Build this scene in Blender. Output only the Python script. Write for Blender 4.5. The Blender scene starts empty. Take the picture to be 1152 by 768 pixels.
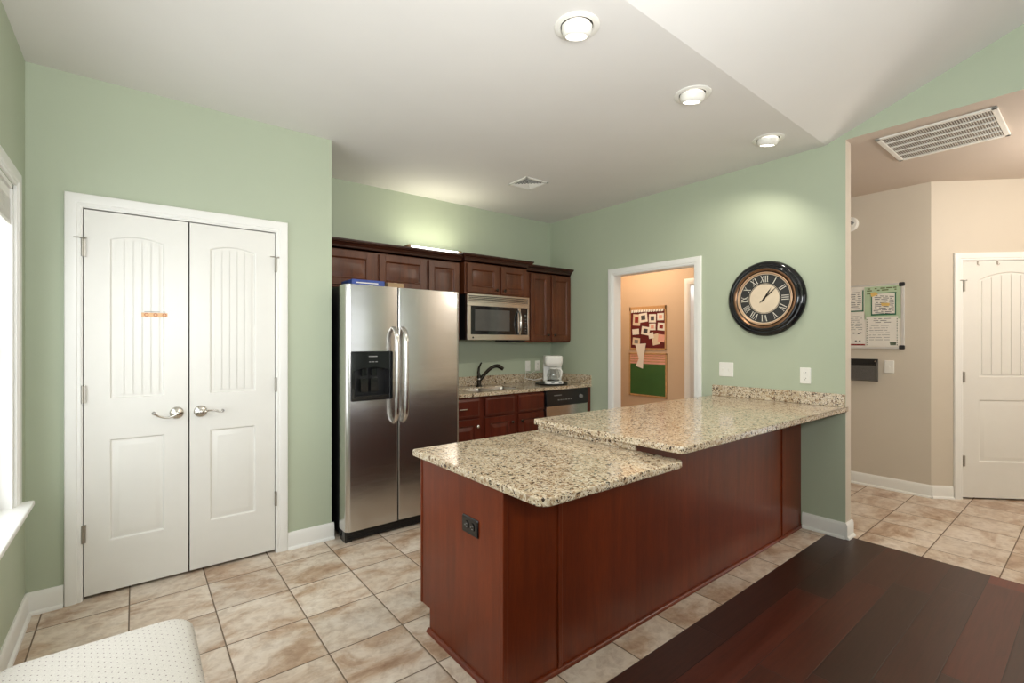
import bpy, bmesh, math, random
from mathutils import Matrix, Vector
random.seed(7)
SC = bpy.context.scene
COL = SC.collection
PI = math.pi

# ------------------------------------------------------------------ camera
CAM_H = 1.335
cam = bpy.data.cameras.new('camera')
cam.sensor_width = 36.0
cam.lens = 535.0 / 1152.0 * 36.0
cam.clip_start = 0.02
camo = bpy.data.objects.new('camera', cam)
camo.location = (0, 0, CAM_H)
camo.rotation_euler = (PI / 2, 0, math.radians(51.6 - 90))
COL.objects.link(camo)
SC.camera = camo

# ------------------------------------------------------------------ view, world, large lights
SC.view_settings.view_transform = 'Standard'
SC.view_settings.look = 'None'
SC.view_settings.exposure = 0.55
SC.view_settings.gamma = 1.0
SC.view_settings.use_curve_mapping = False
SC.render.film_transparent = False

W = bpy.data.worlds.new('sky')
SC.world = W
W.use_nodes = True
bg = W.node_tree.nodes['Background']
bg.inputs[0].default_value = (0.90, 0.95, 1.0, 1)
bg.inputs[1].default_value = 1.4


def area(name, loc, rot, sx, sy, power, color=(1, 1, 1)):
    l = bpy.data.lights.new(name, 'AREA')
    l.shape = 'RECTANGLE'
    l.size, l.size_y = sx, sy
    l.energy = power
    l.color = color
    o = bpy.data.objects.new(name, l)
    o.location = loc
    o.rotation_euler = rot
    COL.objects.link(o)
    return o


# daylight through the living room windows behind the camera (openings in wall_rear)
area('rear_window_daylight', (0.75, -3.62, 1.45), (PI / 2, 0, PI), 1.5, 1.5, 126, (0.97, 0.985, 1.0))
area('rear_window_daylight', (2.75, -3.62, 1.45), (PI / 2, 0, PI), 1.5, 1.5, 126, (0.97, 0.985, 1.0))
# daylight through the window on the left wall
area('left_window_daylight', (-0.62, 2.05, 1.35), (0, -PI / 2, 0), 1.4, 1.8, 12, (0.92, 0.97, 1.0))

# added fill light aimed at the ceiling, standing in for a bounced flash
area('ceiling_fill_light', (0.30, -0.30, 1.62), Vector((0.40, 0.56, 1.0)).to_track_quat('-Z', 'Y').to_euler(), 0.9, 0.9, 58, (0.97, 0.985, 1.0))


def point(name, loc, power, color=(1, 0.9, 0.75), r=0.08):
    l = bpy.data.lights.new(name, 'POINT')
    l.energy = power
    l.color = color
    l.shadow_soft_size = r
    o = bpy.data.objects.new(name, l)
    o.location = loc
    COL.objects.link(o)
    return o


def spot(name, loc, power, color=(1, 0.9, 0.75), angle=130, r=0.05):
    l = bpy.data.lights.new(name, 'SPOT')
    l.energy = power
    l.color = color
    l.spot_size = math.radians(angle)
    l.spot_blend = 0.6
    l.shadow_soft_size = r
    o = bpy.data.objects.new(name, l)
    o.location = loc
    COL.objects.link(o)
    return o


# lamps of the neighbouring rooms
point('utility_room_lamp', (4.25, 3.45, 2.35), 14, (1.0, 0.86, 0.68), 0.12)
point('bedroom_lamp', (5.6, 2.6, 2.1), 14, (0.9, 0.95, 1.0), 0.2)
point('hall_lamp', (4.75, -0.35, 2.35), 34, (1.0, 0.92, 0.83), 0.15)


# ------------------------------------------------------------------ mesh builder
class MB:
    def __init__(s, M=None):
        s.v, s.f, s.mi = [], [], []
        s.M = M or Matrix.Identity(4)
        s.cur = 0

    def xf(s, M=None):
        s.M = M or Matrix.Identity(4)
        return s

    def add(s, vs, fs):
        b = len(s.v)
        s.v += [tuple(s.M @ Vector(p)) for p in vs]
        for f in fs:
            s.f.append([b + i for i in f])
            s.mi.append(s.cur)
        return s

    def box(s, x0, x1, y0, y1, z0, z1):
        vs = [(x, y, z) for z in (z0, z1) for y in (y0, y1) for x in (x0, x1)]
        fs = [(0, 2, 3, 1), (4, 5, 7, 6), (0, 1, 5, 4), (2, 6, 7, 3), (0, 4, 6, 2), (1, 3, 7, 5)]
        return s.add(vs, fs)

    def prism(s, poly, axis, a, b):
        """extrude a 2-d polygon along an axis; poly coords: x->(y,z) y->(x,z) z->(x,y)"""
        def mk(p, t):
            return {'x': (t, p[0], p[1]), 'y': (p[0], t, p[1]), 'z': (p[0], p[1], t)}[axis]
        n = len(poly)
        vs = [mk(p, a) for p in poly] + [mk(p, b) for p in poly]
        fs = [tuple(range(n)), tuple(range(2 * n - 1, n - 1, -1))]
        fs += [(i, i + n, (i + 1) % n + n, (i + 1) % n) for i in range(n)]
        return s.add(vs, fs)

    def loft(s, rings, cap0=True, cap1=True, closed=True):
        n = len(rings[0])
        vs = [p for r in rings for p in r]
        fs = []
        for k in range(len(rings) - 1):
            for i in range(n if closed else n - 1):
                j = (i + 1) % n
                fs.append((k * n + i, k * n + j, (k + 1) * n + j, (k + 1) * n + i))
        if cap0:
            fs.append(tuple(range(n - 1, -1, -1)))
        if cap1:
            fs.append(tuple(range((len(rings) - 1) * n, len(rings) * n)))
        return s.add(vs, fs)

    def lathe(s, prof, seg=48, axis='z', c=(0, 0, 0), cap0=False, cap1=False):
        rings = []
        for r, h in prof:
            ring = []
            for i in range(seg):
                t = 2 * PI * i / seg
                a, b = r * math.cos(t), r * math.sin(t)
                p = {'z': (a, b, h), 'y': (a, h, b), 'x': (h, a, b)}[axis]
                ring.append((p[0] + c[0], p[1] + c[1], p[2] + c[2]))
            rings.append(ring)
        return s.loft(rings, cap0, cap1)

    def tube(s, pts, r, seg=12, cap=True):
        pts = [Vector(p) for p in pts]
        rs = r if isinstance(r, (list, tuple)) else [r] * len(pts)
        rings = []
        up = Vector((0.13, 0.21, 0.97)).normalized()
        prev = None
        for i, p in enumerate(pts):
            d = (pts[min(i + 1, len(pts) - 1)] - pts[max(i - 1, 0)]).normalized()
            if prev is None:
                u = d.cross(up)
                if u.length < 1e-3:
                    u = d.cross(Vector((1, 0, 0)))
                u.normalize()
            else:
                u = (prev - d * prev.dot(d)).normalized()
            prev = u
            w = d.cross(u)
            rings.append([tuple(p + (u * math.cos(2 * PI * k / seg) + w * math.sin(2 * PI * k / seg)) * rs[i]) for k in range(seg)])
        return s.loft(rings, cap, cap)

    def sphere(s, c, r, seg=20, rings=12, sc=(1, 1, 1)):
        rr = []
        for k in range(rings + 1):
            t = -PI / 2 + PI * k / rings
            q = max(math.cos(t), 1e-4)
            rr.append([(c[0] + sc[0] * r * q * math.cos(2 * PI * i / seg), c[1] + sc[1] * r * q * math.sin(2 * PI * i / seg), c[2] + sc[2] * r * math.sin(t)) for i in range(seg)])
        return s.loft(rr, True, True)

    def build(s, name, mat, parent=None, bevel=0.0, smooth=None, seg=2, fmat=None, sub=0):
        me = bpy.data.meshes.new(name)
        me.from_pydata(s.v, [], s.f)
        mats = mat if isinstance(mat, (list, tuple)) else [mat]
        for m in mats:
            me.materials.append(m)
        bm = bmesh.new()
        bm.from_mesh(me)
        bmesh.ops.recalc_face_normals(bm, faces=bm.faces)
        bm.to_mesh(me)
        bm.free()
        if len(mats) > 1:
            for p, i in zip(me.polygons, s.mi):
                p.material_index = i
            if fmat:
                for p in me.polygons:
                    p.material_index = fmat(p.normal, p.center)
        if smooth is not None:
            for p in me.polygons:
                p.use_smooth = True
            me.set_sharp_from_angle(angle=math.radians(smooth))
        o = bpy.data.objects.new(name, me)
        COL.objects.link(o)
        if parent is not None:
            o.parent = parent
        if bevel:
            b = o.modifiers.new('bevel', 'BEVEL')
            b.width = bevel
            b.segments = seg
            b.limit_method = 'ANGLE'
            b.angle_limit = math.radians(35)
        if sub:
            b = o.modifiers.new('sub', 'SUBSURF')
            b.levels = b.render_levels = sub
        return o


def thing(name, label, cat, loc=(0, 0, 0), rotz=0, group=None):
    o = bpy.data.objects.new(name, None)
    o.empty_display_size = 0.05
    COL.objects.link(o)
    o.location = loc
    o.rotation_euler = (0, 0, rotz)
    return tag(o, label, cat, group)


def tag(o, label, cat, group=None, kind=None):
    o['label'] = label
    o['category'] = cat
    if group:
        o['group'] = group
    if kind:
        o['kind'] = kind
    return o


def struct(o, label=None, cat=None):
    o['kind'] = 'structure'
    if label:
        o['label'] = label
        o['category'] = cat
    return o


def copy_tree(o, parent=None):
    c = o.copy()
    COL.objects.link(c)
    if parent:
        c.parent = parent
    for ch in list(o.children):
        copy_tree(ch, c)
    return c


def arc(cx, cy, r, a0, a1, n):
    return [(cx + r * math.cos(math.radians(a0 + (a1 - a0) * i / n)), cy + r * math.sin(math.radians(a0 + (a1 - a0) * i / n))) for i in range(n + 1)]


def rrect(x0, x1, y0, y1, r=0.02, n=6):
    rr = r if isinstance(r, (list, tuple)) else [r] * 4   # ll, lr, ur, ul
    out = []
    for (cx, cy, a), q in zip(((x0, y0, 180), (x1, y0, 270), (x1, y1, 0), (x0, y1, 90)), rr):
        if q <= 0:
            out.append((cx, cy))
            continue
        px = cx + q if cx == x0 else cx - q
        py = cy + q if cy == y0 else cy - q
        out += arc(px, py, q, a, a + 90, n)
    return out


def inset(poly, d):
    n = len(poly)
    out = []
    for i in range(n):
        a, b, c = poly[i - 1], poly[i], poly[(i + 1) % n]
        e1 = Vector((b[0] - a[0], b[1] - a[1])).normalized()
        e2 = Vector((c[0] - b[0], c[1] - b[1])).normalized()
        n1, n2 = Vector((-e1.y, e1.x)), Vector((-e2.y, e2.x))
        m = (n1 + n2)
        m = m / max(m.dot(n1), 0.2) if m.length > 1e-6 else n1
        out.append((b[0] + m.x * d, b[1] + m.y * d))
    return out


# ------------------------------------------------------------------ materials
def srgb(r, g, b):
    f = lambda c: (c / 255 / 12.92) if c / 255 <= 0.04045 else ((c / 255 + 0.055) / 1.055) ** 2.4
    return (f(r), f(g), f(b), 1.0)


class NT:
    def __init__(s, name):
        s.m = bpy.data.materials.new(name)
        s.m.use_nodes = True
        s.t = s.m.node_tree
        s.b = s.t.nodes['Principled BSDF']
        s.out = s.t.nodes['Material Output']

    def n(s, typ, ins=None, **props):
        nd = s.t.nodes.new(typ)
        for k, v in props.items():
            setattr(nd, k, v)
        for k, v in (ins or {}).items():
            if isinstance(v, bpy.types.NodeSocket):
                s.t.links.new(v, nd.inputs[k])
            else:
                nd.inputs[k].default_value = v
        return nd

    def l(s, a, b):
        s.t.links.new(a, b)

    def math(s, op, a, b=None, c=None):
        ins = {0: a}
        if b is not None:
            ins[1] = b
        if c is not None:
            ins[2] = c
        return s.n('ShaderNodeMath', ins, operation=op).outputs[0]

    def pos(s):
        return s.n('ShaderNodeNewGeometry').outputs['Position']

    def obj(s):
        return s.n('ShaderNodeTexCoord').outputs['Object']

    def mapping(s, vec, scale=(1, 1, 1), loc=(0, 0, 0), rot=(0, 0, 0)):
        return s.n('ShaderNodeMapping', {'Vector': vec, 'Scale': scale, 'Location': loc, 'Rotation': rot}).outputs[0]

    def noise(s, vec, scale, detail=4, rough=0.55, dist=0.0):
        return s.n('ShaderNodeTexNoise', {'Vector': vec, 'Scale': scale, 'Detail': detail, 'Roughness': rough, 'Distortion': dist})

    def ramp(s, fac, stops, interp='LINEAR'):
        nd = s.n('ShaderNodeValToRGB', {0: fac})
        cr = nd.color_ramp
        cr.interpolation = interp
        while len(cr.elements) < len(stops):
            cr.elements.new(0.5)
        for e, (p, c) in zip(cr.elements, stops):
            e.position = p
            e.color = c
        return nd.outputs[0]

    def mix(s, fac, a, b, blend='MIX'):
        nd = s.n('ShaderNodeMix', data_type='RGBA', blend_type=blend)
        for sock, v in ((nd.inputs[0], fac), (nd.inputs[6], a), (nd.inputs[7], b)):
            if isinstance(v, bpy.types.NodeSocket):
                s.l(v, sock)
            else:
                sock.default_value = v
        return nd.outputs[2]

    def set(s, **kw):
        names = {'color': 'Base Color', 'rough': 'Roughness', 'metal': 'Metallic', 'spec': 'Specular IOR Level', 'coat': 'Coat Weight',
                 'coat_rough': 'Coat Roughness', 'emit': 'Emission Color', 'estr': 'Emission Strength', 'trans': 'Transmission Weight', 'ior': 'IOR',
                 'aniso': 'Anisotropic', 'alpha': 'Alpha'}
        for k, v in kw.items():
            sock = s.b.inputs[names[k]]
            if isinstance(v, bpy.types.NodeSocket):
                s.l(v, sock)
            else:
                sock.default_value = v
        return s

    def bump(s, h, strength=0.2, dist=0.01):
        nd = s.n('ShaderNodeBump', {'Height': h, 'Strength': strength, 'Distance': dist})
        s.l(nd.outputs[0], s.b.inputs['Normal'])
        return s


def plain(name, col, rough=0.5, metal=0.0, var=0.03, scale=8, bump=0.0, **kw):
    """paint or plastic with a little procedural mottling"""
    t = NT(name)
    nz = t.noise(t.obj(), scale, 3)
    dark = tuple(c * (1 - var) for c in col[:3]) + (1,)
    light = tuple(min(1, c * (1 + var)) for c in col[:3]) + (1,)
    t.set(color=t.ramp(nz.outputs[0], [(0.3, dark), (0.7, light)]), rough=rough, metal=metal, **kw)
    if bump:
        nb = t.noise(t.obj(), 260, 2)
        t.bump(nb.outputs[0], bump, 0.002)
    return t.m


def wall_paint(name, col, rough=0.55):
    t = NT(name)
    nz = t.noise(t.pos(), 1.3, 3)
    a = tuple(c * 0.975 for c in col[:3]) + (1,)
    b = tuple(c * 1.02 for c in col[:3]) + (1,)
    t.set(color=t.ramp(nz.outputs[0], [(0.3, a), (0.7, b)]), rough=rough, spec=0.35)
    t.bump(t.noise(t.pos(), 140, 3).outputs[0], 0.12, 0.002)
    return t.m


M = {}
M['green'] = wall_paint('green_wall_paint', srgb(179, 188, 165))
M['beige'] = wall_paint('beige_wall_paint', srgb(208, 198, 182))
M['peach'] = wall_paint('peach_wall_paint', srgb(208, 182, 152))
M['ceiling'] = wall_paint('ceiling_paint', srgb(226, 223, 218), 0.8)
M['hallceil'] = wall_paint('hall_ceiling_paint', srgb(206, 192, 178), 0.8)
M['trim'] = plain('white_trim_paint', srgb(237, 236, 231), 0.32, var=0.01)
M['door'] = plain('white_door_paint', srgb(229, 227, 220), 0.36, var=0.012)
M['white_plastic'] = plain('white_plastic', srgb(236, 234, 226), 0.35, var=0.01)
M['nickel'] = plain('satin_nickel', (0.62, 0.59, 0.54, 1), 0.25, 1.0, var=0.05)
M['hinge'] = plain('hinge_metal', (0.42, 0.39, 0.34, 1), 0.38, 1.0, var=0.05)
M['black_plastic'] = plain('black_plastic', (0.012, 0.012, 0.012, 1), 0.28, var=0.1)
M['black_gloss'] = plain('black_gloss', (0.008, 0.008, 0.009, 1), 0.09, var=0.1)
M['black_matte'] = plain('black_matte', (0.011, 0.011, 0.011, 1), 0.55, var=0.1)
M['grey_plastic'] = plain('grey_plastic', (0.22, 0.22, 0.21, 1), 0.4)
M['dark_void'] = plain('dark_gap', (0.02, 0.018, 0.016, 1), 0.8)
M['bronze'] = plain('oil_rubbed_bronze', (0.035, 0.028, 0.02, 1), 0.3, 0.8, var=0.2)
M['copper'] = plain('aged_copper', (0.24, 0.13, 0.07, 1), 0.33, 0.8, var=0.25, scale=30)
M['cream'] = plain('cream_dial', srgb(222, 204, 178), 0.5, var=0.05, scale=14)
M['numeral'] = plain('pale_numeral', srgb(226, 220, 206), 0.5)
M['dial_black'] = plain('black_dial', (0.022, 0.022, 0.02, 1), 0.5, var=0.15)
M['blue_box'] = plain('blue_printed_card', srgb(52, 76, 150), 0.4, var=0.3, scale=25)
M['card'] = plain('brown_card', srgb(160, 132, 98), 0.7, var=0.08, scale=20)
M['paper'] = plain('paper', srgb(233, 228, 218), 0.7, var=0.02)
M['mint'] = plain('mint_paper', srgb(182, 202, 168), 0.7, var=0.05)
M['green_paper'] = plain('green_border_paper', srgb(36, 104, 74), 0.7, var=0.15)
M['yellow'] = plain('yellow_paper', srgb(226, 190, 110), 0.7, var=0.1)
M['ink'] = plain('ink', srgb(70, 68, 72), 0.7)
M['red'] = plain('red_print', srgb(140, 40, 36), 0.7, var=0.15)
M['darkred'] = plain('dark_red_felt', srgb(96, 22, 22), 0.8, var=0.2)
M['orange'] = plain('orange_sticker', srgb(226, 182, 134), 0.5, var=0.06)
M['pink'] = plain('pink_paper', srgb(226, 168, 150), 0.7, var=0.06)
M['chalk'] = plain('green_chalkboard', srgb(56, 98, 46), 0.7, var=0.06)
M['oak'] = plain('light_oak_frame', srgb(190, 148, 100), 0.5, var=0.12, scale=30)
M['alu'] = plain('pale_aluminium', (0.75, 0.74, 0.72, 1), 0.35, 0.6, var=0.04)
M['garment'] = plain('dark_cloth', srgb(32, 34, 44), 0.9, var=0.3, scale=20)
M['cloth_blue'] = plain('pale_blue_cloth', srgb(160, 175, 205), 0.9, var=0.1, scale=20)
M['carafe'] = NT('clear_glass').set(color=(0.95, 0.96, 0.95, 1), rough=0.03, trans=1.0, ior=1.45).m


def emitter(name, col, strength):
    t = NT(name)
    t.set(color=(0.9, 0.9, 0.88, 1), emit=col, estr=strength)
    return t.m


M['bulb'] = emitter('lamp_glass_lit', (1.0, 0.95, 0.86, 1), 2.5)
M['tube_lit'] = emitter('fluorescent_tube_lit', (1.0, 0.98, 0.90, 1), 3.2)


def mat_pane():
    t = NT('window_pane_glass')
    t.t.nodes.remove(t.b)
    tr = t.n('ShaderNodeBsdfTransparent')
    gl = t.n('ShaderNodeBsdfGlossy', {'Roughness': 0.02})
    mx = t.n('ShaderNodeMixShader', {0: 0.05, 1: tr.outputs[0], 2: gl.outputs[0]})
    t.l(mx.outputs[0], t.out.inputs[0])
    return t.m


M['pane'] = mat_pane()

TP = 0.337     # tile pitch
TX0, TY0 = 0.314, 0.058   # grout line phase


def mat_tile():
    t = NT('beige_ceramic_floor_tile')
    sep = t.n('ShaderNodeSeparateXYZ', {0: t.pos()})
    ux = t.math('DIVIDE', t.math('SUBTRACT', sep.outputs[0], TX0), TP)
    uy = t.math('DIVIDE', t.math('SUBTRACT', sep.outputs[1], TY0), TP)
    ix, iy = t.math('FLOOR', ux), t.math('FLOOR', uy)
    fx, fy = t.math('FRACT', ux), t.math('FRACT', uy)
    ex = t.math('MINIMUM', fx, t.math('SUBTRACT', 1.0, fx))
    ey = t.math('MINIMUM', fy, t.math('SUBTRACT', 1.0, fy))
    ed = t.math('MINIMUM', ex, ey)
    grout = t.math('LESS_THAN', ed, 0.0085)
    cid = t.n('ShaderNodeCombineXYZ', {0: ix, 1: iy})
    wn = t.n('ShaderNodeTexWhiteNoise', {'Vector': cid.outputs[0]}, noise_dimensions='3D')
    off = t.n('ShaderNodeVectorMath', {0: wn.outputs['Color'], 1: (37, 41, 23)}, operation='MULTIPLY')
    vec = t.n('ShaderNodeVectorMath', {0: t.pos(), 1: off.outputs[0]}, operation='ADD').outputs[0]
    st = t.mapping(vec, (1.0, 1.7, 1.0), rot=(0, 0, 0.5))
    n1 = t.noise(st, 3.0, 8, 0.66, 0.5)
    n2 = t.noise(vec, 20, 6, 0.7, 0.4)
    c1 = t.ramp(n1.outputs[0], [(0.30, srgb(158, 126, 100)), (0.42, srgb(190, 164, 140)), (0.52, srgb(214, 199, 182)), (0.70, srgb(228, 218, 206))])
    c2 = t.ramp(n2.outputs[0], [(0.35, srgb(172, 144, 118)), (0.55, srgb(255, 252, 248))])
    c = t.mix(0.38, c1, c2, 'MULTIPLY')
    br = t.math('MULTIPLY_ADD', wn.outputs['Value'], 0.12, 0.94)
    bc = t.n('ShaderNodeCombineColor', {0: br, 1: br, 2: br}).outputs[0]
    c = t.mix(1.0, c, bc, 'MULTIPLY')
    c = t.mix(grout, c, srgb(112, 95, 78))
    t.set(color=c, rough=t.math('MULTIPLY_ADD', grout, 0.45, 0.30), spec=0.45)
    h = t.n('ShaderNodeMapRange', {0: ed, 1: 0.006, 2: 0.022}).outputs[0]
    hh = t.math('ADD', h, t.math('MULTIPLY', n2.outputs[0], 0.12))
    t.bump(hh, 0.5, 0.003)
    return t.m


M['tile'] = mat_tile()


def mat_floorwood():
    t = NT('red_brown_hardwood_planks')
    PW, PL = 0.16, 1.15
    sep = t.n('ShaderNodeSeparateXYZ', {0: t.pos()})
    uy = t.math('DIVIDE', t.math('SUBTRACT', sep.outputs[1], 1.23), PW)
    iy = t.math('FLOOR', uy)
    rowr = t.n('ShaderNodeTexWhiteNoise', {'W': iy}, noise_dimensions='1D')
    ux = t.math('ADD', t.math('DIVIDE', sep.outputs[0], PL), t.math('MULTIPLY', rowr.outputs[0], 7.3))
    ix = t.math('FLOOR', ux)
    fx, fy = t.math('FRACT', ux), t.math('FRACT', uy)
    ex = t.math('MULTIPLY', t.math('MINIMUM', fx, t.math('SUBTRACT', 1.0, fx)), PL)
    ey = t.math('MULTIPLY', t.math('MINIMUM', fy, t.math('SUBTRACT', 1.0, fy)), PW)
    ed = t.math('MINIMUM', ex, ey)
    cid = t.n('ShaderNodeCombineXYZ', {0: ix, 1: iy})
    wn = t.n('ShaderNodeTexWhiteNoise', {'Vector': cid.outputs[0]}, noise_dimensions='3D')
    off = t.n('ShaderNodeVectorMath', {0: wn.outputs['Color'], 1: (31, 17, 9)}, operation='MULTIPLY')
    vec = t.n('ShaderNodeVectorMath', {0: t.pos(), 1: off.outputs[0]}, operation='ADD').outputs[0]
    g = t.noise(t.mapping(vec, (1.6, 34, 1)), 2.2, 6, 0.65, 0.6)
    base = t.ramp(wn.outputs['Value'], [(0.0, srgb(54, 28, 19)), (0.4, srgb(62, 30, 20)), (0.7, srgb(70, 32, 20)), (0.88, srgb(84, 36, 22)), (1.0, srgb(108, 44, 26))])
    gr = t.ramp(g.outputs[0], [(0.3, (0.66, 0.63, 0.6, 1)), (0.7, (1.14, 1.10, 1.06, 1))])
    c = t.mix(1.0, base, gr, 'MULTIPLY')
    gap = t.math('LESS_THAN', ed, 0.0011)
    c = t.mix(gap, c, (0.012, 0.007, 0.005, 1))
    t.set(color=c, rough=0.34, spec=0.5)
    hgt = t.n('ShaderNodeMapRange', {0: ed, 1: 0.0, 2: 0.003}).outputs[0]
    t.bump(t.math('ADD', hgt, t.math('MULTIPLY', g.outputs[0], 0.15)), 0.25, 0.002)
    return t.m


M['wood_floor'] = mat_floorwood()


def mat_cherry(name, dark, mid, light, scale=1.0, rough=0.3, axis='z'):
    t = NT(name)
    sc = {'z': (9, 9, 0.7), 'x': (0.7, 9, 9)}[axis]
    v = t.mapping(t.pos(), tuple(k * scale for k in sc))
    n1 = t.noise(v, 2.4, 6, 0.6, 0.5)
    n2 = t.noise(t.pos(), 2.1, 3, 0.5, 0.3)
    n3 = t.noise(t.mapping(t.pos(), tuple(k * 12 for k in sc)), 2.2, 3, 0.5)
    c = t.ramp(n1.outputs[0], [(0.28, dark), (0.5, mid), (0.75, light)])
    c2 = t.ramp(n2.outputs[0], [(0.3, (0.78, 0.76, 0.74, 1)), (0.7, (1.12, 1.1, 1.08, 1))])
    c = t.mix(1.0, c, c2, 'MULTIPLY')
    c3 = t.ramp(n3.outputs[0], [(0.3, (0.86, 0.85, 0.84, 1)), (0.6, (1.04, 1.04, 1.04, 1))])
    c = t.mix(1.0, c, c3, 'MULTIPLY')
    t.set(color=c, rough=rough, spec=0.45)
    t.bump(n3.outputs[0], 0.04, 0.001)
    return t.m


M['cherry'] = mat_cherry('red_cherry_veneer', srgb(98, 35, 10), srgb(112, 43, 13), srgb(124, 51, 17))
M['cabinet'] = mat_cherry('brown_cherry_cabinet', srgb(72, 38, 21), srgb(91, 49, 28), srgb(108, 60, 35))
M['cabinet_dark'] = mat_cherry('brown_cherry_moulding', srgb(44, 22, 15), srgb(56, 28, 18), srgb(70, 36, 23), axis='x')
M['base_cherry'] = mat_cherry('dark_red_cherry_cabinet', srgb(72, 28, 18), srgb(86, 35, 22), srgb(100, 43, 27))


def mat_granite():
    t = NT('speckled_beige_granite')
    p = t.pos()
    d = t.noise(p, 30, 3)
    dv = t.n('ShaderNodeVectorMath', {0: d.outputs['Color'], 1: (0.018, 0.018, 0.018)}, operation='MULTIPLY')
    pv = t.n('ShaderNodeVectorMath', {0: p, 1: dv.outputs[0]}, operation='ADD').outputs[0]
    v1 = t.n('ShaderNodeTexVoronoi', {'Vector': pv, 'Scale': 85.0, 'Randomness': 1.0})
    s1 = t.n('ShaderNodeSeparateColor', {0: v1.outputs['Color']})
    cell = t.ramp(s1.outputs[0], [(0.0, srgb(66, 54, 46)), (0.05, srgb(122, 98, 76)), (0.14, srgb(168, 142, 114)), (0.30, srgb(198, 178, 150)), (0.48, srgb(214, 199, 174)),
                                  (0.68, srgb(226, 215, 195)), (0.85, srgb(206, 190, 164))], 'CONSTANT')
    v2 = t.n('ShaderNodeTexVoronoi', {'Vector': pv, 'Scale': 190.0, 'Randomness': 1.0})
    s2 = t.n('ShaderNodeSeparateColor', {0: v2.outputs['Color']})
    fl = t.ramp(s2.outputs[1], [(0.0, srgb(52, 44, 40)), (0.10, srgb(134, 108, 86)), (0.22, srgb(206, 189, 162)), (0.6, srgb(230, 219, 200))], 'CONSTANT')
    big = t.noise(p, 9, 4, 0.6)
    bigc = t.ramp(big.outputs[0], [(0.3, (0.84, 0.79, 0.73, 1)), (0.6, (1.04, 1.03, 1.01, 1))])
    msk = t.math('GREATER_THAN', t.noise(p, 46, 3).outputs[0], 0.5)
    c = t.mix(msk, cell, fl)
    c = t.mix(0.9, c, bigc, 'MULTIPLY')
    c = t.mix(1.0, c, (0.88, 0.87, 0.85, 1), 'MULTIPLY')
    t.set(color=c, rough=0.13, spec=0.5)
    return t.m


M['granite'] = mat_granite()


def mat_steel(name, axis='x', rough=0.24, col=(0.60, 0.585, 0.56, 1)):
    t = NT(name)
    sc = (3, 120, 240) if axis == 'x' else (240, 240, 3)
    n1 = t.noise(t.mapping(t.obj(), sc), 2.0, 3)
    t.set(color=col, metal=1.0, rough=t.math('MULTIPLY_ADD', n1.outputs[0], 0.12, rough - 0.06))
    n2 = t.noise(t.mapping(t.obj(), (1.6, 1.6, 5.0)), 1.6, 3)
    t.bump(t.math('ADD', t.math('MULTIPLY', n1.outputs[0], 0.02), n2.outputs[0]), 0.06, 0.02)
    return t.m


M['steel'] = mat_steel('brushed_stainless_steel')
M['steel_handle'] = mat_steel('stainless_handle', 'z', 0.22, (0.66, 0.64, 0.61, 1))
M['steel_flat'] = plain('stainless_trim', (0.62, 0.59, 0.54, 1), 0.3, 1.0, var=0.04)


def mat_stool():
    t = NT('cream_fabric_with_dots')
    p = t.n('ShaderNodeMapping', {'Vector': t.obj(), 'Rotation': (0, 0, 0.72), 'Scale': (1, 1, 1)}).outputs[0]
    S = 0.0185
    sep = t.n('ShaderNodeSeparateXYZ', {0: p})
    fx = t.math('SUBTRACT', t.math('FRACT', t.math('DIVIDE', sep.outputs[0], S)), 0.5)
    fy = t.math('SUBTRACT', t.math('FRACT', t.math('DIVIDE', sep.outputs[1], S)), 0.5)
    rr = t.math('SQRT', t.math('ADD', t.math('MULTIPLY', fx, fx), t.math('MULTIPLY', fy, fy)))
    dot = t.math('LESS_THAN', rr, 0.085)
    wv = t.noise(t.obj(), 420, 2)
    base = t.ramp(wv.outputs[0], [(0.3, srgb(198, 193, 184)), (0.7, srgb(216, 211, 202))])
    c = t.mix(dot, base, srgb(112, 92, 96))
    t.set(color=c, rough=0.85, spec=0.2)
    t.bump(wv.outputs[0], 0.35, 0.002)
    return t.m


M['stool'] = mat_stool()
M['leg_wood'] = mat_cherry('dark_wood_leg', srgb(40, 22, 14), srgb(52, 30, 20), srgb(66, 38, 25))

# ------------------------------------------------------------------ room shell
CZ = 2.70            # flat ceiling
XL, XR, YB, YC = -0.42, 3.77, 4.04, 3.29
XC = 1.045           # right end of the closet wall
WE = 1.12            # free end of the clock wall
WT = 0.10            # its thickness
VE, VS = 1.238, 0.376   # where the vault starts and how steeply it climbs
YR = -3.6            # rear wall of the living room
HX = 5.33            # hall wall
zv = lambda y: CZ + VS * (VE - y)
RIDGE = -1.6

DG0 = Matrix.Translation((HX, 0.96, 0)) @ Matrix.Rotation(-PI / 4, 4, 'Z')
d0, d1 = 0.236, 0.236 + 0.765
# floors
TB = 1.23
f = MB().box(XL - .1, 7.0, TB, 4.6, -0.06, 0.0).box(XR + 0.061, 7.0, YR, TB, -0.06, 0.0)
struct(f.build('floor', M['tile']))
struct(MB().box(XL - .1, XR + 0.061, YR, TB, -0.06, -0.0005).build('floor_hardwood', M['wood_floor']))

# left wall with its window opening
WY0, WY1, WZ0, WZ1 = 1.22, 3.005, 0.60, 2.02
mb = MB()
mb.box(XL - .14, XL, YR, WY0, 0, 4.0).box(XL - .14, XL, WY1, YC + .1, 0, CZ + .3)
mb.box(XL - .14, XL, WY0, WY1, 0, WZ0).box(XL - .14, XL, WY0, WY1, WZ1, CZ + .3)
struct(mb.build('wall_left', M['green']))

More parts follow.
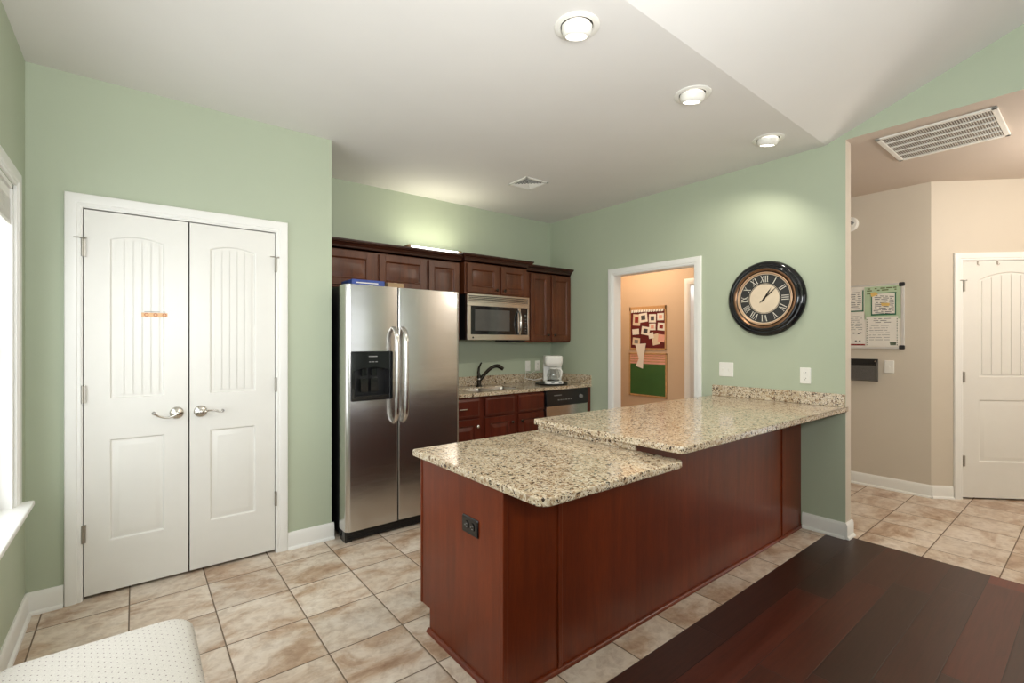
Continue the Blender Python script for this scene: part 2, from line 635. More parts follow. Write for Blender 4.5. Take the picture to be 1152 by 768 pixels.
# closet wall with the double door opening
DX0, DX1, DZ = -0.217, 0.703, 2.032
mb = MB()
mb.box(XL - .1, DX0, YC, YC + .11, 0, CZ).box(DX1, XC, YC, YC + .11, 0, CZ).box(DX0, DX1, YC, YC + .11, DZ, CZ)
mb.box(XC - .11, XC, YC + .11, YB, 0, CZ)
struct(mb.build('wall_closet', M['green']))
struct(MB().box(XL - .1, XC - .11, YB - .02, YB, 0, CZ).build('wall_closet_back', M['beige']))
struct(MB().box(XL - .14, XL - .04, YC + .1, YB + .1, 0, CZ).build('wall_closet_light_block', M['beige']))  # added out of view to keep outside light off the closet door gaps
struct(MB(DG0).box(d0 - .3, d1 + .3, .7, .75, 0, CZ).box(d0 - .3, d0 - .25, .1, .7, 0, CZ).box(d1 + .25, d1 + .3, .1, .7, 0, CZ).build('wall_hall_light_block', M['beige']))  # unseen box added behind the hall door to stop light leaking under it
# back wall
struct(MB().box(XC - .2, XR + WT, YB, YB + .1, 0, CZ).build('wall_back', M['green']))

# clock wall
PY0, PY1, PZ = 2.222, 3.114, 2.0
mb = MB()
mb.box(XR, XR + WT, PY1, YB + .1, 0, CZ).box(XR, XR + WT, PY0, PY1, PZ, CZ).box(XR, XR + WT, WE, PY0, 0, CZ)
mb.prism([(VE, CZ), (RIDGE, zv(RIDGE)), (YR, zv(RIDGE)), (YR, 0), (-1.35, 0), (-1.35, CZ)], 'x', XR, XR + WT)


def right_mat(nrm, c):
    if nrm.x > 0.5:
        return 1 if c.y < 2.1 else 2
    if abs(nrm.y) > 0.5 and c.z < 2.71 and c.y < 1.5:
        return 1
    if nrm.z < -0.5 and c.y < 1.2:
        return 3
    return 0


struct(mb.build('wall_right', [M['green'], M['beige'], M['peach'], M['hallceil']], fmat=right_mat))

# ceilings
mb = MB().prism([(XL - .1, 1.184), (XR + .0, VE), (XR + .0, YB + .1), (XL - .1, YB + .1)], 'z', CZ, CZ + .05)
struct(mb.build('ceiling', M['ceiling']))
mb = MB()
yl, yr_ = 1.184, VE
zr = zv(RIDGE)
mb.add([(XL - .1, yl, CZ), (XR, yr_, CZ), (XR, RIDGE, zr), (XL - .1, RIDGE, zr), (XR, YR, zr), (XL - .1, YR, zr),
        (XL - .1, yl, CZ + .05), (XR, yr_, CZ + .05), (XR, RIDGE, zr + .05), (XL - .1, RIDGE, zr + .05), (XR, YR, zr + .05), (XL - .1, YR, zr + .05)],
       [(0, 1, 2, 3), (3, 2, 4, 5), (6, 9, 8, 7), (9, 11, 10, 8), (0, 3, 9, 6), (3, 5, 11, 9), (1, 7, 8, 2), (2, 8, 10, 4), (0, 6, 7, 1), (5, 4, 10, 11)])
struct(mb.build('ceiling_vaulted', M['ceiling']))
struct(MB().box(XR + WT, 7.0, -1.5, 4.3, CZ, CZ + .05).build('ceiling_hall', M['hallceil']))

# rear wall of the living room with two window openings
mb = MB()
mb.box(XL - .1, 0.0, YR - .1, YR, 0, 4.0).box(1.5, 2.0, YR - .1, YR, 0, 4.0).box(3.5, XR + WT, YR - .1, YR, 0, 4.0)
for a, b in ((0.0, 1.5), (2.0, 3.5)):
    mb.box(a, b, YR - .1, YR, 0, 0.7).box(a, b, YR - .1, YR, 2.2, 4.0)
struct(mb.build('wall_rear', M['green']))

# hall: wall with the memo board, diagonal wall with a door, end wall
UX = 4.9             # far wall of the utility room
mb = MB()
mb.box(HX, HX + .1, 0.96, 2.02, 0, CZ)
struct(mb.build('wall_hall', M['beige']))
mb = MB().box(XR + WT, 6.4, 2.0, 2.1, 0, CZ)
struct(mb.build('wall_hall_partition', [M['beige'], M['peach']], fmat=lambda n, c: 1 if n.y > .5 else 0))
R2 = math.sqrt(2)
DG = Matrix.Translation((HX, 0.96, 0)) @ Matrix.Rotation(-PI / 4, 4, 'Z')    # local x along the diagonal wall, -y towards the room
d0, d1 = 0.236, 0.236 + 0.765
mb = MB(DG)
mb.box(0, d0, 0, .1, 0, CZ).box(d1, 2.4, 0, .1, 0, CZ).box(d0, d1, 0, .1, 2.025, CZ)
struct(mb.build('wall_diagonal', M['beige']))
struct(MB().box(XR + WT, 7.0, -1.45, -1.35, 0, CZ).build('wall_hall_end', M['beige']))

# utility room beyond the cased opening
QY0, QY1 = 2.20, 2.955
mb = MB()
mb.box(UX, UX + .1, QY1, 4.2, 0, CZ).box(UX, UX + .1, 2.1, QY0, 0, CZ).box(UX, UX + .1, QY0, QY1, 1.985, CZ)
struct(mb.build('wall_utility', M['peach']))
struct(MB().box(XR + WT, UX + .1, 4.12, 4.2, 0, CZ).build('wall_utility_back', M['peach']))
mb = MB().box(6.3, 6.4, 2.1, 4.2, 0, CZ).box(UX + .1, 6.4, 4.1, 4.2, 0, CZ)
struct(mb.build('wall_bedroom', M['trim']))

# baseboards ----------------------------------------------------
BH, BT = 0.108, 0.014


def base_profile(t=BT, h=BH):
    return [(0, 0), (-t - .012, 0), (-t - .010, .010), (-t - .004, .016), (-t, .018), (-t, h - .02), (-t + .004, h - .008), (-t + .008, h), (0, h)]


def baseboard(name, runs):
    """runs: list of (start, end) on the floor with the room on the right-hand side of the run"""
    mb = MB()
    for (ax, ay), (bx, by) in runs:
        L = math.hypot(bx - ax, by - ay)
        ang = math.atan2(by - ay, bx - ax)
        mb.xf(Matrix.Translation((ax, ay, 0)) @ Matrix.Rotation(ang, 4, 'Z'))
        mb.prism(base_profile(), 'x', 0, L)
    return struct(mb.build(name, M['trim'], smooth=30))


baseboard('baseboard_left', [((XL, YR), (XL, YC))])
baseboard('baseboard_closet', [((XL, YC), (-0.283, YC)), ((0.766, YC), (XC + BT, YC)), ((XC, YC + .5), (XC, YC))][:2])
baseboard('baseboard_clock', [((XR, 1.385), (XR, WE)), ((XR - BT, WE), (XR + WT + BT, WE)), ((XR + WT, WE), (XR + WT, 2.0))])
baseboard('baseboard_hall', [((HX, 2.0), (HX, 0.955)), ((HX, 0.96), (HX + .165 / R2, 0.96 - .165 / R2))])


# casings ---------------------------------------------------------
def casing(name, x0, x1, z1, w=0.066, M4=None, z0=0.0, jamb=0.0, sill=False):
    """door casing in local coords (front = -y, wall face at y = 0) round the opening x0..x1 up to z1"""
    mb = MB(M4)
    prof = [(0, 0), (0, -.010), (.006, -.013), (.016, -.012), (.020, -.016), (w - .014, -.019), (w - .004, -.017), (w, -.012), (w, 0)]
    path = [((x0, z0), (-1, 0)), ((x0, z1), (-1, 1)), ((x1, z1), (1, 1)), ((x1, z0), (1, 0))]
    rings = []
    for (px, pz), (ox, oz) in path:
        rings.append([(px + ox * (.004 + a), b, pz + oz * (.004 + a)) for a, b in prof])
    mb.loft(rings, True, True)
    if jamb:
        mb.box(x0 - .02, x0, -.004, jamb, z0, z1).box(x1, x1 + .02, -.004, jamb, z0, z1).box(x0 - .02, x1 + .02, -.004, jamb, z1, z1 + .02)
    return struct(mb.build(name, M['trim'], smooth=25))


LC = Matrix.Translation((0, YC, 0))
casing('trim_1', DX0 + .006, DX1 - .006, DZ - .008, M4=LC, jamb=.11)
LR = Matrix.Translation((XR, 0, 0)) @ Matrix.Rotation(-PI / 2, 4, 'Z')   # local x = -world y
casing('trim_2', -PY1 + .01, -PY0 - .01, PZ - .008, M4=LR, jamb=WT + .004)
casing('trim_3', d0 + .006, d1 - .006, 2.016, M4=DG, jamb=.09)
LU = Matrix.Translation((UX, 0, 0)) @ Matrix.Rotation(-PI / 2, 4, 'Z')
casing('trim_4', -QY1 + .01, -QY0 - .01, 1.975, M4=LU, jamb=.104)


# ------------------------------------------------------------------ moulded doors
def panel_rings(mb, poly, y0, steps):
    rings = []
    for d, dy in steps:
        q = inset(poly, d) if d else poly
        rings.append([(p[0], y0 + dy, p[1]) for p in q])
    mb.loft(rings, False, True)


def door_leaf(mb, w, h, th, ml, mr, b0, b1, t0, t1, rise, planks):
    """two-panel arch-top moulded door, front face at y = 0, thickness towards +y"""
    x0, x1 = ml, w - mr
    mb.box(0, x0, 0, th, 0, h).box(x1, w, 0, th, 0, h)
    mb.box(x0, x1, 0, th, 0, b0).box(x0, x1, 0, th, b1, t0)
    n = 14
    arch = [(x0 + (x1 - x0) * i / n, t1 + rise * (1 - (2 * i / n - 1) ** 2)) for i in range(n + 1)]
    mb.prism(arch + [(x1, h), (x0, h)], 'y', 0, th)
    mb.box(x0, x1, .012, th - .004, b0, b1).box(x0, x1, .012, th - .004, t0, t1 + rise)
    steps = [(0, 0), (.004, .001), (.010, .009), (.016, .009), (.020, .008), (.040, .002), (.044, .0015)]
    panel_rings(mb, [(x0, b0), (x1, b0), (x1, b1), (x0, b1)], 0, steps)
    poly = [(x0, t0), (x1, t0)] + arch[::-1]
    panel_rings(mb, poly, 0, [(0, 0), (.004, .001), (.010, .009), (.018, .009), (.022, .0085), (.026, .0085)])
    a, b = x0 + .024, x1 - .024
    pw = (b - a) / planks
    for k in range(planks):
        u0, u1 = a + k * pw + .0025, a + (k + 1) * pw - .0025
        top = lambda x: t1 + rise * (1 - (2 * (x - x0) / (x1 - x0) - 1) ** 2) - .026
        mb.prism([(u0, t0 + .024), (u1, t0 + .024), (u1, top(u1)), ((u0 + u1) / 2, top((u0 + u1) / 2)), (u0, top(u0))], 'y', .0035, .011)


def hinge_part(parent, x, z, pin=False, h=.09):
    mb = MB()
    mb.box(x - .005, x + .013, -.015, .006, z - h / 2, z + h / 2)
    mb.lathe([(.0055, z - h / 2), (.0055, z + h / 2)], 12, 'z', (x, -.016, 0), True, True)
    if pin:
        mb.tube([(x, -.016, z + h / 2 + .002), (x - .012, -.024, z + h / 2 + .004), (x - .034, -.026, z + h / 2 + .003)], .003, 8)
        mb.tube([(x, -.016, z + h / 2 + .002), (x + .012, -.026, z + h / 2 + .002)], .003, 8)
        mb.sphere((x + .013, -.028, z + h / 2 + .002), .005, 10, 6)
    mb.build('hinge', M['hinge'], parent, smooth=40)


def lever_part(parent, x, z, s):
    o = MB().lathe([(.0, -.001), (.034, -.001), (.034, -.006), (.030, -.012), (.018, -.016), (.012, -.020), (.011, -.034), (.014, -.040), (.013, -.050), (.006, -.053), (0.0, -.053)], 28, 'y', (x, 0, z)).build('door_handle', M['nickel'], parent, smooth=40)
    pts = []
    for i in range(13):
        u = i / 12
        pts.append((x + s * u * .105, -.046 + .010 * math.sin(u * PI), z - .004 - .016 * math.sin(u * PI * 1.15) * (1 if s < 0 else -.6) + (.004 if i > 10 else 0)))
    rs = [.0085 - .0035 * math.sin(i / 12 * PI * .9) for i in range(13)]
    l = MB().tube(pts, rs, 12)
    e = pts[-1]
    l.lathe([(0, -.004), (.009, -.004), (.010, 0), (.009, .004), (0, .004)], 14, 'y', (e[0], e[1], e[2] + .004))
    l.build('lever', M['nickel'], o, smooth=50)


GW = 0.4545
for nm, x0, ml, mr, side, lab in (('door_1', -0.2075, .100, .108, -1, 'left white closet door with an orange sticker and lever handle'),
                                  ('door_2', 0.2465, .096, .106, 1, 'right white closet door beside the green wall corner')):
    d = thing(nm, lab, 'door', (x0, YC + .004, 0.018))
    struct(d)
    mb = MB()
    door_leaf(mb, GW - .0075, 2.0, .035, ml, mr, .262, .802, 1.010, 1.862, .026, 5)
    mb.build('door_panel', M['door'], d, smooth=20)
    if side < 0:
        for z, p in ((1.80, True), (1.045, False), (.325, False)):
            hinge_part(d, -.004, z, p)
        lever_part(d, GW - .062, .914, -1)
    else:
        # mirrored hinge on the right edge
        for z, p in ((1.80, True), (1.045, False), (.325, False)):
            hinge_part(d, GW - .0045, z, p)
        lever_part(d, .052, .912, 1)

d = thing('door_3', 'white arch panel door on the diagonal hall wall', 'door', tuple(DG @ Vector((d0 + .008, .004, .014))), -PI / 4)
struct(d)
mb = MB()
door_leaf(mb, d1 - d0 - .016, 2.0, .035, .128, .128, .30, .83, 1.02, 1.845, .065, 6)
mb.build('door_panel', M['door'], d, smooth=20)
for z in (1.79, 1.02, .31):
    hinge_part(d, .001, z, z > 1.7)
lever_part(d, d1 - d0 - .016 - .065, .92, -1)

# ------------------------------------------------------------------ left window
w = thing('window_1', 'white cased window cut off by the left picture edge', 'window', (XL, 0, 0), PI / 2)
struct(w)
# local frame: rotz 90deg -> local x = world y, local -y = world +x (into the room)
mb = MB()
prof = [(0, 0), (0, -.010), (.006, -.013), (.016, -.012), (.020, -.016), (.052, -.019), (.062, -.017), (.066, -.012), (.066, 0)]
rings = []
for (px, pz), (ox, oz) in [((WY0, WZ0), (-1, 0)), ((WY0, WZ1), (-1, 1)), ((WY1, WZ1), (1, 1)), ((WY1, WZ0), (1, 0))]:
    rings.append([(px + ox * (.004 + a), b, pz + oz * (.004 + a)) for a, b in prof])
mb.loft(rings, True, True)
mb.box(WY0 - .0, WY0 + .018, 0, .13, WZ0, WZ1).box(WY1 - .018, WY1, 0, .13, WZ0, WZ1).box(WY0, WY1, 0, .13, WZ1 - .018, WZ1)
mb.build('window_casing', M['trim'], w, smooth=25)
MB().box(WY0 - .09, WY1 + .085, -.058, .13, WZ0 - .020, WZ0 + .004).build('window_sill', M['trim'], w, bevel=.006)
fr = MB()
ym = (WY0 + WY1) / 2
zm = (WZ0 + WZ1) / 2
for a, b in ((WY0 + .018, ym - .03), (ym + .03, WY1 - .018)):
    for z0, z1, yy in ((WZ0, zm + .02, .055), (zm - .02, WZ1 - .018, .085)):
        fr.box(a, a + .04, yy, yy + .03, z0, z1).box(b - .04, b, yy, yy + .03, z0, z1).box(a, b, yy, yy + .03, z0, z0 + .05).box(a, b, yy, yy + .03, z1 - .04, z1)
fr.box(ym - .03, ym + .03, .03, .13, WZ0, WZ1)
fo = fr.build('window_sash', M['trim'], w, bevel=.002)
MB().box(WY0 + .03, WY1 - .03, .070, .073, WZ0 + .03, zm).box(WY0 + .03, WY1 - .03, .100, .103, zm, WZ1 - .03).build('window_pane', M['pane'], w)

bl = thing('window_blind', 'raised white slatted blind at the top of the left window', 'blind', (XL, 0, 0), PI / 2)
MB().box(WY0 + .022, WY1 - .022, .008, .05, WZ1 - .062, WZ1 - .02).build('head_rail', M['white_plastic'], bl, bevel=.003)
mb = MB()
for k in range(22):
    z = WZ1 - .066 - k * .0042
    mb.box(WY0 + .026, WY1 - .026, .006, .052, z - .0026, z)
mb.build('slat_stack', M['white_plastic'], bl)
MB().box(WY0 + .024, WY1 - .024, .004, .054, WZ1 - .178, WZ1 - .160).build('bottom_rail', M['white_plastic'], bl, bevel=.003)

# ------------------------------------------------------------------ refrigerator
FX0, FX1, FY = 1.075, 1.952, 3.10
fr = thing('refrigerator', 'stainless steel side-by-side refrigerator with black dispenser', 'refrigerator', (FX0, FY, 0))
FW = FX1 - FX0
SEAM = 1.442 - FX0
FZ0, FZ1 = 0.085, 1.712
MB().box(.012, FW - .012, .135, .80, .03, 1.712).build('cabinet', M['black_plastic'], fr, bevel=.006)


def fridge_door(x0, x1, name, hole=None):
    n = 8
    rL = .034 if x0 < .1 else .008
    rR = .034 if x1 > FW - .1 else .008
    out = [(x0, .125)] + arc(x0 + rL, rL, rL, 180, 270, n) + arc(x1 - rR, rR, rR, 270, 360, n) + [(x1, .125)]
    # shallow bow of the front
    pts = []
    for x, y in out:
        u = (x - x0) / (x1 - x0)
        pts.append((x, y - (.006 * math.sin(PI * u) if y < .02 else 0)))
    mb = MB()
    if hole is None:
        mb.prism(pts, 'z', FZ0, FZ1)
    else:
        hx0, hx1, hz0, hz1 = hole
        mb.prism(pts, 'z', FZ0, hz0)
        mb.prism(pts, 'z', hz1, FZ1)
        cut = lambda a, b: [p for p in pts if a - 1e-6 <= p[0] <= b + 1e-6]
        left = [(x0, .125)] + [p for p in pts[1:] if p[0] < hx0 - .001] + [(hx0, -.001), (hx0, .125)]
        right = [(hx1, .125), (hx1, -.001)] + [p for p in pts[1:-1] if p[0] > hx1 + .001] + [(x1, .125)]
        mb.prism(left, 'z', hz0, hz1)
        mb.prism(right, 'z', hz0, hz1)
        mb.box(hx0, hx1, .09, .125, hz0, hz1)
    return mb.build(name, M['steel'], fr, bevel=.004 if hole is None else 0, smooth=30)


HOLE = (1.118 - FX0, 1.384 - FX0, .952, 1.258)
fd = fridge_door(0, SEAM - .0035, 'freezer_door', HOLE)
rd = fridge_door(SEAM + .0035, FW, 'refrigerator_door')
fd['label'] = 'narrower left stainless door with ice and water dispenser'
rd['label'] = 'wider right stainless door'


def fridge_handle(x, door):
    mb = MB()
    z0, z1 = .775, 1.43
    pts = [(x, -.004, z0), (x, -.035, z0 + .02), (x, -.056, z0 + .055)]
    pts += [(x, -.060, z0 + .10), (x, -.062, (z0 + z1) / 2), (x, -.060, z1 - .10)]
    pts += [(x, -.056, z1 - .055), (x, -.035, z1 - .02), (x, -.004, z1)]
    P = [Vector(p) for p in pts]
    rings = []
    for i, p in enumerate(P):
        d = (P[min(i + 1, len(P) - 1)] - P[max(i - 1, 0)]).normalized()
        nrm = Vector((1, 0, 0)).cross(d)
        rings.append([tuple(p + Vector((1, 0, 0)) * .0165 * math.cos(2 * PI * k / 16) + nrm * .012 * math.sin(2 * PI * k / 16)) for k in range(16)])
    mb.loft(rings)
    return mb.build('door_handle', M['steel_handle'], door, smooth=50)


fridge_handle(SEAM - .034, fd)
fridge_handle(SEAM + .034, rd)
# dispenser
hx0, hx1, hz0, hz1 = HOLE
mb = MB()
ring = rrect(hx0 - .012, hx1 + .012, hz0 - .012, hz1 + .012, .014)
cav = [(hx0 + .012, hz0 + .020), (hx1 - .012, hz0 + .020), (hx1 - .012, hz0 + .185)] + \
      [(hx1 - .012 - (hx1 - hx0 - .024) * i / 10, hz0 + .185 + .022 * math.sin(PI * i / 10)) for i in range(1, 10)] + [(hx0 + .012, hz0 + .185)]
# front bezel built from strips round the cavity
mb.prism(rrect(hx0 - .012, hx1 + .012, hz0 - .012, hz0 + .022, [.012, .012, 0, 0]), 'y', -.014, .004)
mb.prism([(hx0 - .012, hz0 + .022), (hx0 + .014, hz0 + .022), (hx0 + .014, hz0 + .186), (hx0 - .012, hz0 + .186)], 'y', -.014, .004)
mb.prism([(hx1 - .014, hz0 + .022), (hx1 + .012, hz0 + .022), (hx1 + .012, hz0 + .186), (hx1 - .014, hz0 + .186)], 'y', -.014, .004)
top = [(hx0 - .012, hz0 + .186), (hx0 + .014, hz0 + .186)] + [(hx0 + .014 + (hx1 - hx0 - .028) * i / 12, hz0 + .186 + .026 * math.sin(PI * i / 12)) for i in range(1, 12)] + [(hx1 - .014, hz0 + .186), (hx1 + .012, hz0 + .186)]
top += arc(hx1, hz1, .012, 0, 90, 4) + arc(hx0, hz1, .012, 90, 180, 4)
mb.prism(top, 'y', -.016, .004)
dp = mb.build('dispenser', M['black_gloss'], fd, bevel=.002)
mb = MB()
mb.box(hx0 + .01, hx1 - .01, .080, .088, hz0 + .01, hz0 + .22).box(hx0 + .002, hx0 + .010, .0, .088, hz0, hz0 + .22).box(hx1 - .010, hx1 - .002, .0, .088, hz0, hz0 + .22)
mb.box(hx0 + .002, hx1 - .002, -.004, .088, hz0, hz0 + .014).box(hx0 + .002, hx1 - .002, .0, .088, hz0 + .22, hz0 + .23)
mb.build('dispenser_recess', M['black_plastic'], fd)
mb = MB()
for cx in (hx0 + .095, hx0 + .165):
    mb.prism(rrect(cx - .026, cx + .026, hz0 + .04, hz0 + .135, .008), 'y', .035, .045)
    mb.box(cx - .018, cx + .018, .03, .06, hz0 + .15, hz0 + .20)
mb.build('dispenser_paddle', M['black_gloss'], fd, bevel=.002)
mb = MB()
for k in range(3):
    cx = hx0 + .115 + k * .022
    mb.box(cx - .007, cx + .007, -.0175, -.015, hz1 - .062, hz1 - .056)
mb.box(hx0 + .105, hx0 + .165, -.0175, -.015, hz1 - .026, hz1 - .019)
mb.build('dispenser_marks', M['grey_plastic'], fd)
mb = MB().box(.010, FW - .010, .046, .10, .012, .080)
for k in range(4):
    mb.box(.03, FW - .03, .042, .047, .020 + k * .014, .026 + k * .014)
mb.build('base_grille', M['black_plastic'], fr, bevel=.003)
for a in (.012, FW - .060):
    for b in (.045, .60):
        MB().box(a, a + .048, b, b + .10, 0, .03).build('foot', M['black_plastic'], fr, bevel=.003)
for a in (.02, FW - .075):
    MB().box(a, a + .055, .03, .13, FZ1, FZ1 + .006).build('hinge_cover', M['grey_plastic'], fr, bevel=.002)
MB().box(SEAM - .0036, SEAM + .0036, .010, .13, FZ0 + .002, FZ1 - .004).box(.004, FW - .004, .122, .138, FZ0, FZ1 - .01).build('door_gasket', M['black_matte'], fr)

# boxes on the refrigerator
b = thing('flat_box', 'flat blue printed box lying on top of the refrigerator', 'box', (1.185, 3.29, 1.7125))
MB().box(0, .24, 0, .22, .0, .060).build('carton', M['blue_box'], b, bevel=.003)
MB().box(.03, .19, -.001, 0, .034, .041).box(.05, .15, -.001, 0, .018, .024).build('printed_strip', M['paper'], b)
b = thing('cardboard_box', 'small brown cardboard box on the refrigerator beside the blue box', 'box', (1.45, 3.29, 1.7125))
MB().box(0, .125, 0, .20, .0, .054).build('carton', M['card'], b, bevel=.003)
MB().box(.048, .075, -.001, .201, .0541, .0548).build('tape', M['cream'], b)


# ------------------------------------------------------------------ cabinets
def cab_door(mb, x0, x1, z0, z1, y=0, th=.020, fw=.052):
    """raised panel door: frame with an ogee, bevelled centre field; front at y"""
    x0, x1, z0, z1 = x0, x1, z0, z1
    mb.box(x0, x0 + fw, y, y + th, z0, z1).box(x1 - fw, x1, y, y + th, z0, z1)
    mb.box(x0 + fw, x1 - fw, y, y + th, z0, z0 + fw).box(x0 + fw, x1 - fw, y, y + th, z1 - fw, z1)
    poly = [(x0 + fw, z0 + fw), (x1 - fw, z0 + fw), (x1 - fw, z1 - fw), (x0 + fw, z1 - fw)]
    w = min(x1 - x0, z1 - z0) - 2 * fw
    g = min(.030, w * .25)
    panel_rings(mb, poly, y, [(0, 0), (.004, .002), (.009, .010), (.013, .011), (.013 + g, .0035), (.016 + g, .003)])
    mb.box(x0 + fw, x1 - fw, y + .012, y + th, z0 + fw, z1 - fw)


def knob(parent, x, y, z, mat=None):
    MB().lathe([(.0, 0), (.006, 0), (.005, -.010), (.006, -.014), (.013, -.018), (.0145, -.023), (.011, -.028), (0, -.030)], 16, 'y', (x, y, z)).build('knob', mat or M['bronze'], parent, smooth=50)


CROWN = [(.0, 0), (.0, .012), (-.006, .016), (-.010, .030), (-.024, .046), (-.040, .052), (-.044, .060), (-.050, .062), (-.050, .074), (.0, .074)]


def crown(parent, x0, x1, y, z, retL=None, retR=None):
    """crown moulding along the front top edge; optional returns to depth on left or right"""
    mb = MB()
    path = []
    if retL:
        path.append(((x0, y + retL), (-1, 0)))
    path.append(((x0, y), (-1 if retL else 0, 1)))
    path.append(((x1, y), (1 if retR else 0, 1)))
    if retR:
        path.append(((x1, y + retR), (1, 0)))
    rings = []
    for (px, py), (ox, oy) in path:
        rings.append([(px - ox * a, py + oy * a, z + b) for a, b in CROWN])
    mb.loft(rings)
    return mb.build('crown_moulding', M['cabinet_dark'], parent, smooth=25)


def wall_cabinet(name, label, x0, x1, z0, z1, yf, doors, knobs, retL=None, retR=None, group=None):
    c = thing(name, label, 'cabinet', (x0, yf, z0), 0, group)
    w, h = x1 - x0, z1 - z0
    mb = MB().box(0, w, .021, YB - yf - .002, 0, h)
    mb.build('cabinet_body', M['cabinet'], c, bevel=.0015)
    for (a, b), k in zip(doors, knobs):
        mb = MB()
        cab_door(mb, a, b, .006 + .012, h - .022, 0)
        dd = mb.build('door', M['cabinet'], c, bevel=.0015, smooth=25)
        knob(dd, k[0], 0, k[1])
    crown(c, 0, w, .012, h - .012, retL, retR)
    return c


UZ1 = 2.062
UY = 3.70
MWX0, MWX1 = 2.368, 3.108
FCX0, FCX1, NX1 = XC + .004, 1.998, 2.332
wall_cabinet('wall_cabinet', 'wide brown wall cabinet with two short doors above the refrigerator', FCX0, FCX1, 1.757, UZ1 + .005, UY,
             [(.03, .455), (.509, FCX1 - FCX0 - .018)], [(.424, .045), (.540, .045)])
wall_cabinet('wall_cabinet', 'narrow tall brown wall cabinet behind the refrigerator top right corner', FCX1 + .001, NX1, 1.338, UZ1 + .005, UY,
             [(.012, NX1 - FCX1 - .014)], [(NX1 - FCX1 - .042, .06)], retR=.12)
wall_cabinet('wall_cabinet', 'brown wall cabinet with two small doors above the microwave', MWX0 - .002, MWX1 + .004, 1.774, UZ1 + .016, UY - .035,
             [(.018, .376), (.410, MWX1 - MWX0 - .012)], [(.346, .050), (.440, .050)], retL=.14, retR=.06)
wall_cabinet('wall_cabinet', 'tall brown wall cabinet with two doors right of the microwave', MWX1 + .005, XR - .002, 1.328, UZ1 - .004, UY,
             [(.066, .328), (.364, XR - MWX1 - .020)], [(.298, .075), (.394, .075)])

# strip lamp lying on the cabinets
lp = thing('strip_lamp', 'lit white strip lamp lying on top of the wall cabinets', 'lamp', (1.892, 3.80, UZ1 - .006))
MB().box(0, .50, .02, .10, .011, .09).build('lamp_housing', M['white_plastic'], lp, bevel=.004)
for x in (-.025, .50):
    MB().box(x, x + .025, .006, .108, .011, .128).build('end_cap', M['card'], lp, bevel=.003)
MB().tube([(0.0, .05, .112), (.50, .05, .112)], .018, 16).build('lamp_tube', M['tube_lit'], lp, smooth=50)
area('strip_lamp_light', (2.18, 3.86, UZ1 + .16), (PI, 0, 0), .60, .06, 1.6, (1.0, 0.95, 0.74))

# ------------------------------------------------------------------ microwave
mw = thing('microwave', 'stainless over-the-range microwave under the small wall cabinet', 'microwave', (MWX0, 3.642, 1.350))
MWW, MWH = MWX1 - MWX0, .422
MB().box(.004, MWW - .004, .034, YB - 3.642 - .003, .0, MWH).build('casing', M['black_plastic'], mw, bevel=.003)
mb = MB()
bow = lambda x: -.010 * math.sin(PI * x / MWW)


def bowed(mb, x0, x1, z0, z1, th, off=0.0, n=10):
    front = [(x0 + (x1 - x0) * i / n, bow(x0 + (x1 - x0) * i / n) + off) for i in range(n + 1)]
    mb.prism(front + [(x1, off + th), (x0, off + th)], 'z', z0, z1)


bowed(mb, 0, MWW, MWH - .072, MWH - .062, .034)
bowed(mb, 0, MWW, MWH - .008, MWH, .034)
bowed(mb, 0, .014, MWH - .062, MWH - .008, .034)
bowed(mb, MWW - .014, MWW, MWH - .062, MWH - .008, .034)
for k in range(4):
    z = MWH - .0555 + k * .0135
    bowed(mb, .014, MWW - .014, z, z + .0055, .012)
mb.build('vent_grille', M['steel_flat'], mw, smooth=25)
# door frame
DXE = MWW - .135
mb = MB()
bowed(mb, 0, MWW, 0, .050, .034)
bowed(mb, 0, MWW, MWH - .108, MWH - .074, .034)
bowed(mb, 0, .038, .050, MWH - .108, .034)
bowed(mb, DXE - .012, DXE + .022, .050, MWH - .108, .034)
bowed(mb, MWW - .020, MWW, .050, MWH - .108, .034)
md = mb.build('door', M['steel_flat'], mw, bevel=.002, smooth=25)
mb = MB()
bowed(mb, .036, DXE - .010, .048, MWH - .106, .02, .004)
mb.build('door_window', M['black_gloss'], md, smooth=25)
mb = MB()
bowed(mb, .085, DXE - .12, .085, MWH - .140, .004, .0015)
mb.build('window_mesh', plain('microwave_mesh_glass', (0.09, 0.088, 0.082, 1), 0.12, var=0.1), md, smooth=25)
mb = MB()
bowed(mb, DXE + .022, MWW - .020, .048, MWH - .106, .02, .003)
cp = mb.build('control_panel', M['black_gloss'], mw, smooth=25)
mb = MB()
for r in range(6):
    for c in range(3):
        mb.box(DXE + .034 + c * .024, DXE + .050 + c * .024, .000, .004, .066 + r * .026, .078 + r * .026)
mb.box(DXE + .034, DXE + .098, .000, .004, .226, .252)
mb.build('keypad', plain('keypad_print', (0.10, 0.10, 0.095, 1), 0.5), cp)
pts = [(DXE - .004, -.004, .050), (DXE - .006, -.026, .075), (DXE - .010, -.040, .115), (DXE - .011, -.044, .17), (DXE - .010, -.040, .225), (DXE - .006, -.026, .262), (DXE - .004, -.004, .285)]
MB().tube(pts, [.010, .011, .012, .012, .012, .011, .010], 14).build('door_handle', M['steel_handle'], md, smooth=50)
MB().box(.50, .72, .04, .25, -.014, .002).build('underside_filter', M['black_matte'], mw, bevel=.002)
MB().lathe([(0, -.0005), (.008, -.0005), (.008, .003)], 14, 'y', (.06, -.006, .022)).build('badge', M['black_plastic'], mw)

# ------------------------------------------------------------------ back counter run
CTZ = 0.890
CF = 3.405
BX0 = 1.97
c = thing('base_cabinet', 'dark red base cabinet with one drawer beside the refrigerator', 'cabinet', (BX0, 3.42, 0))


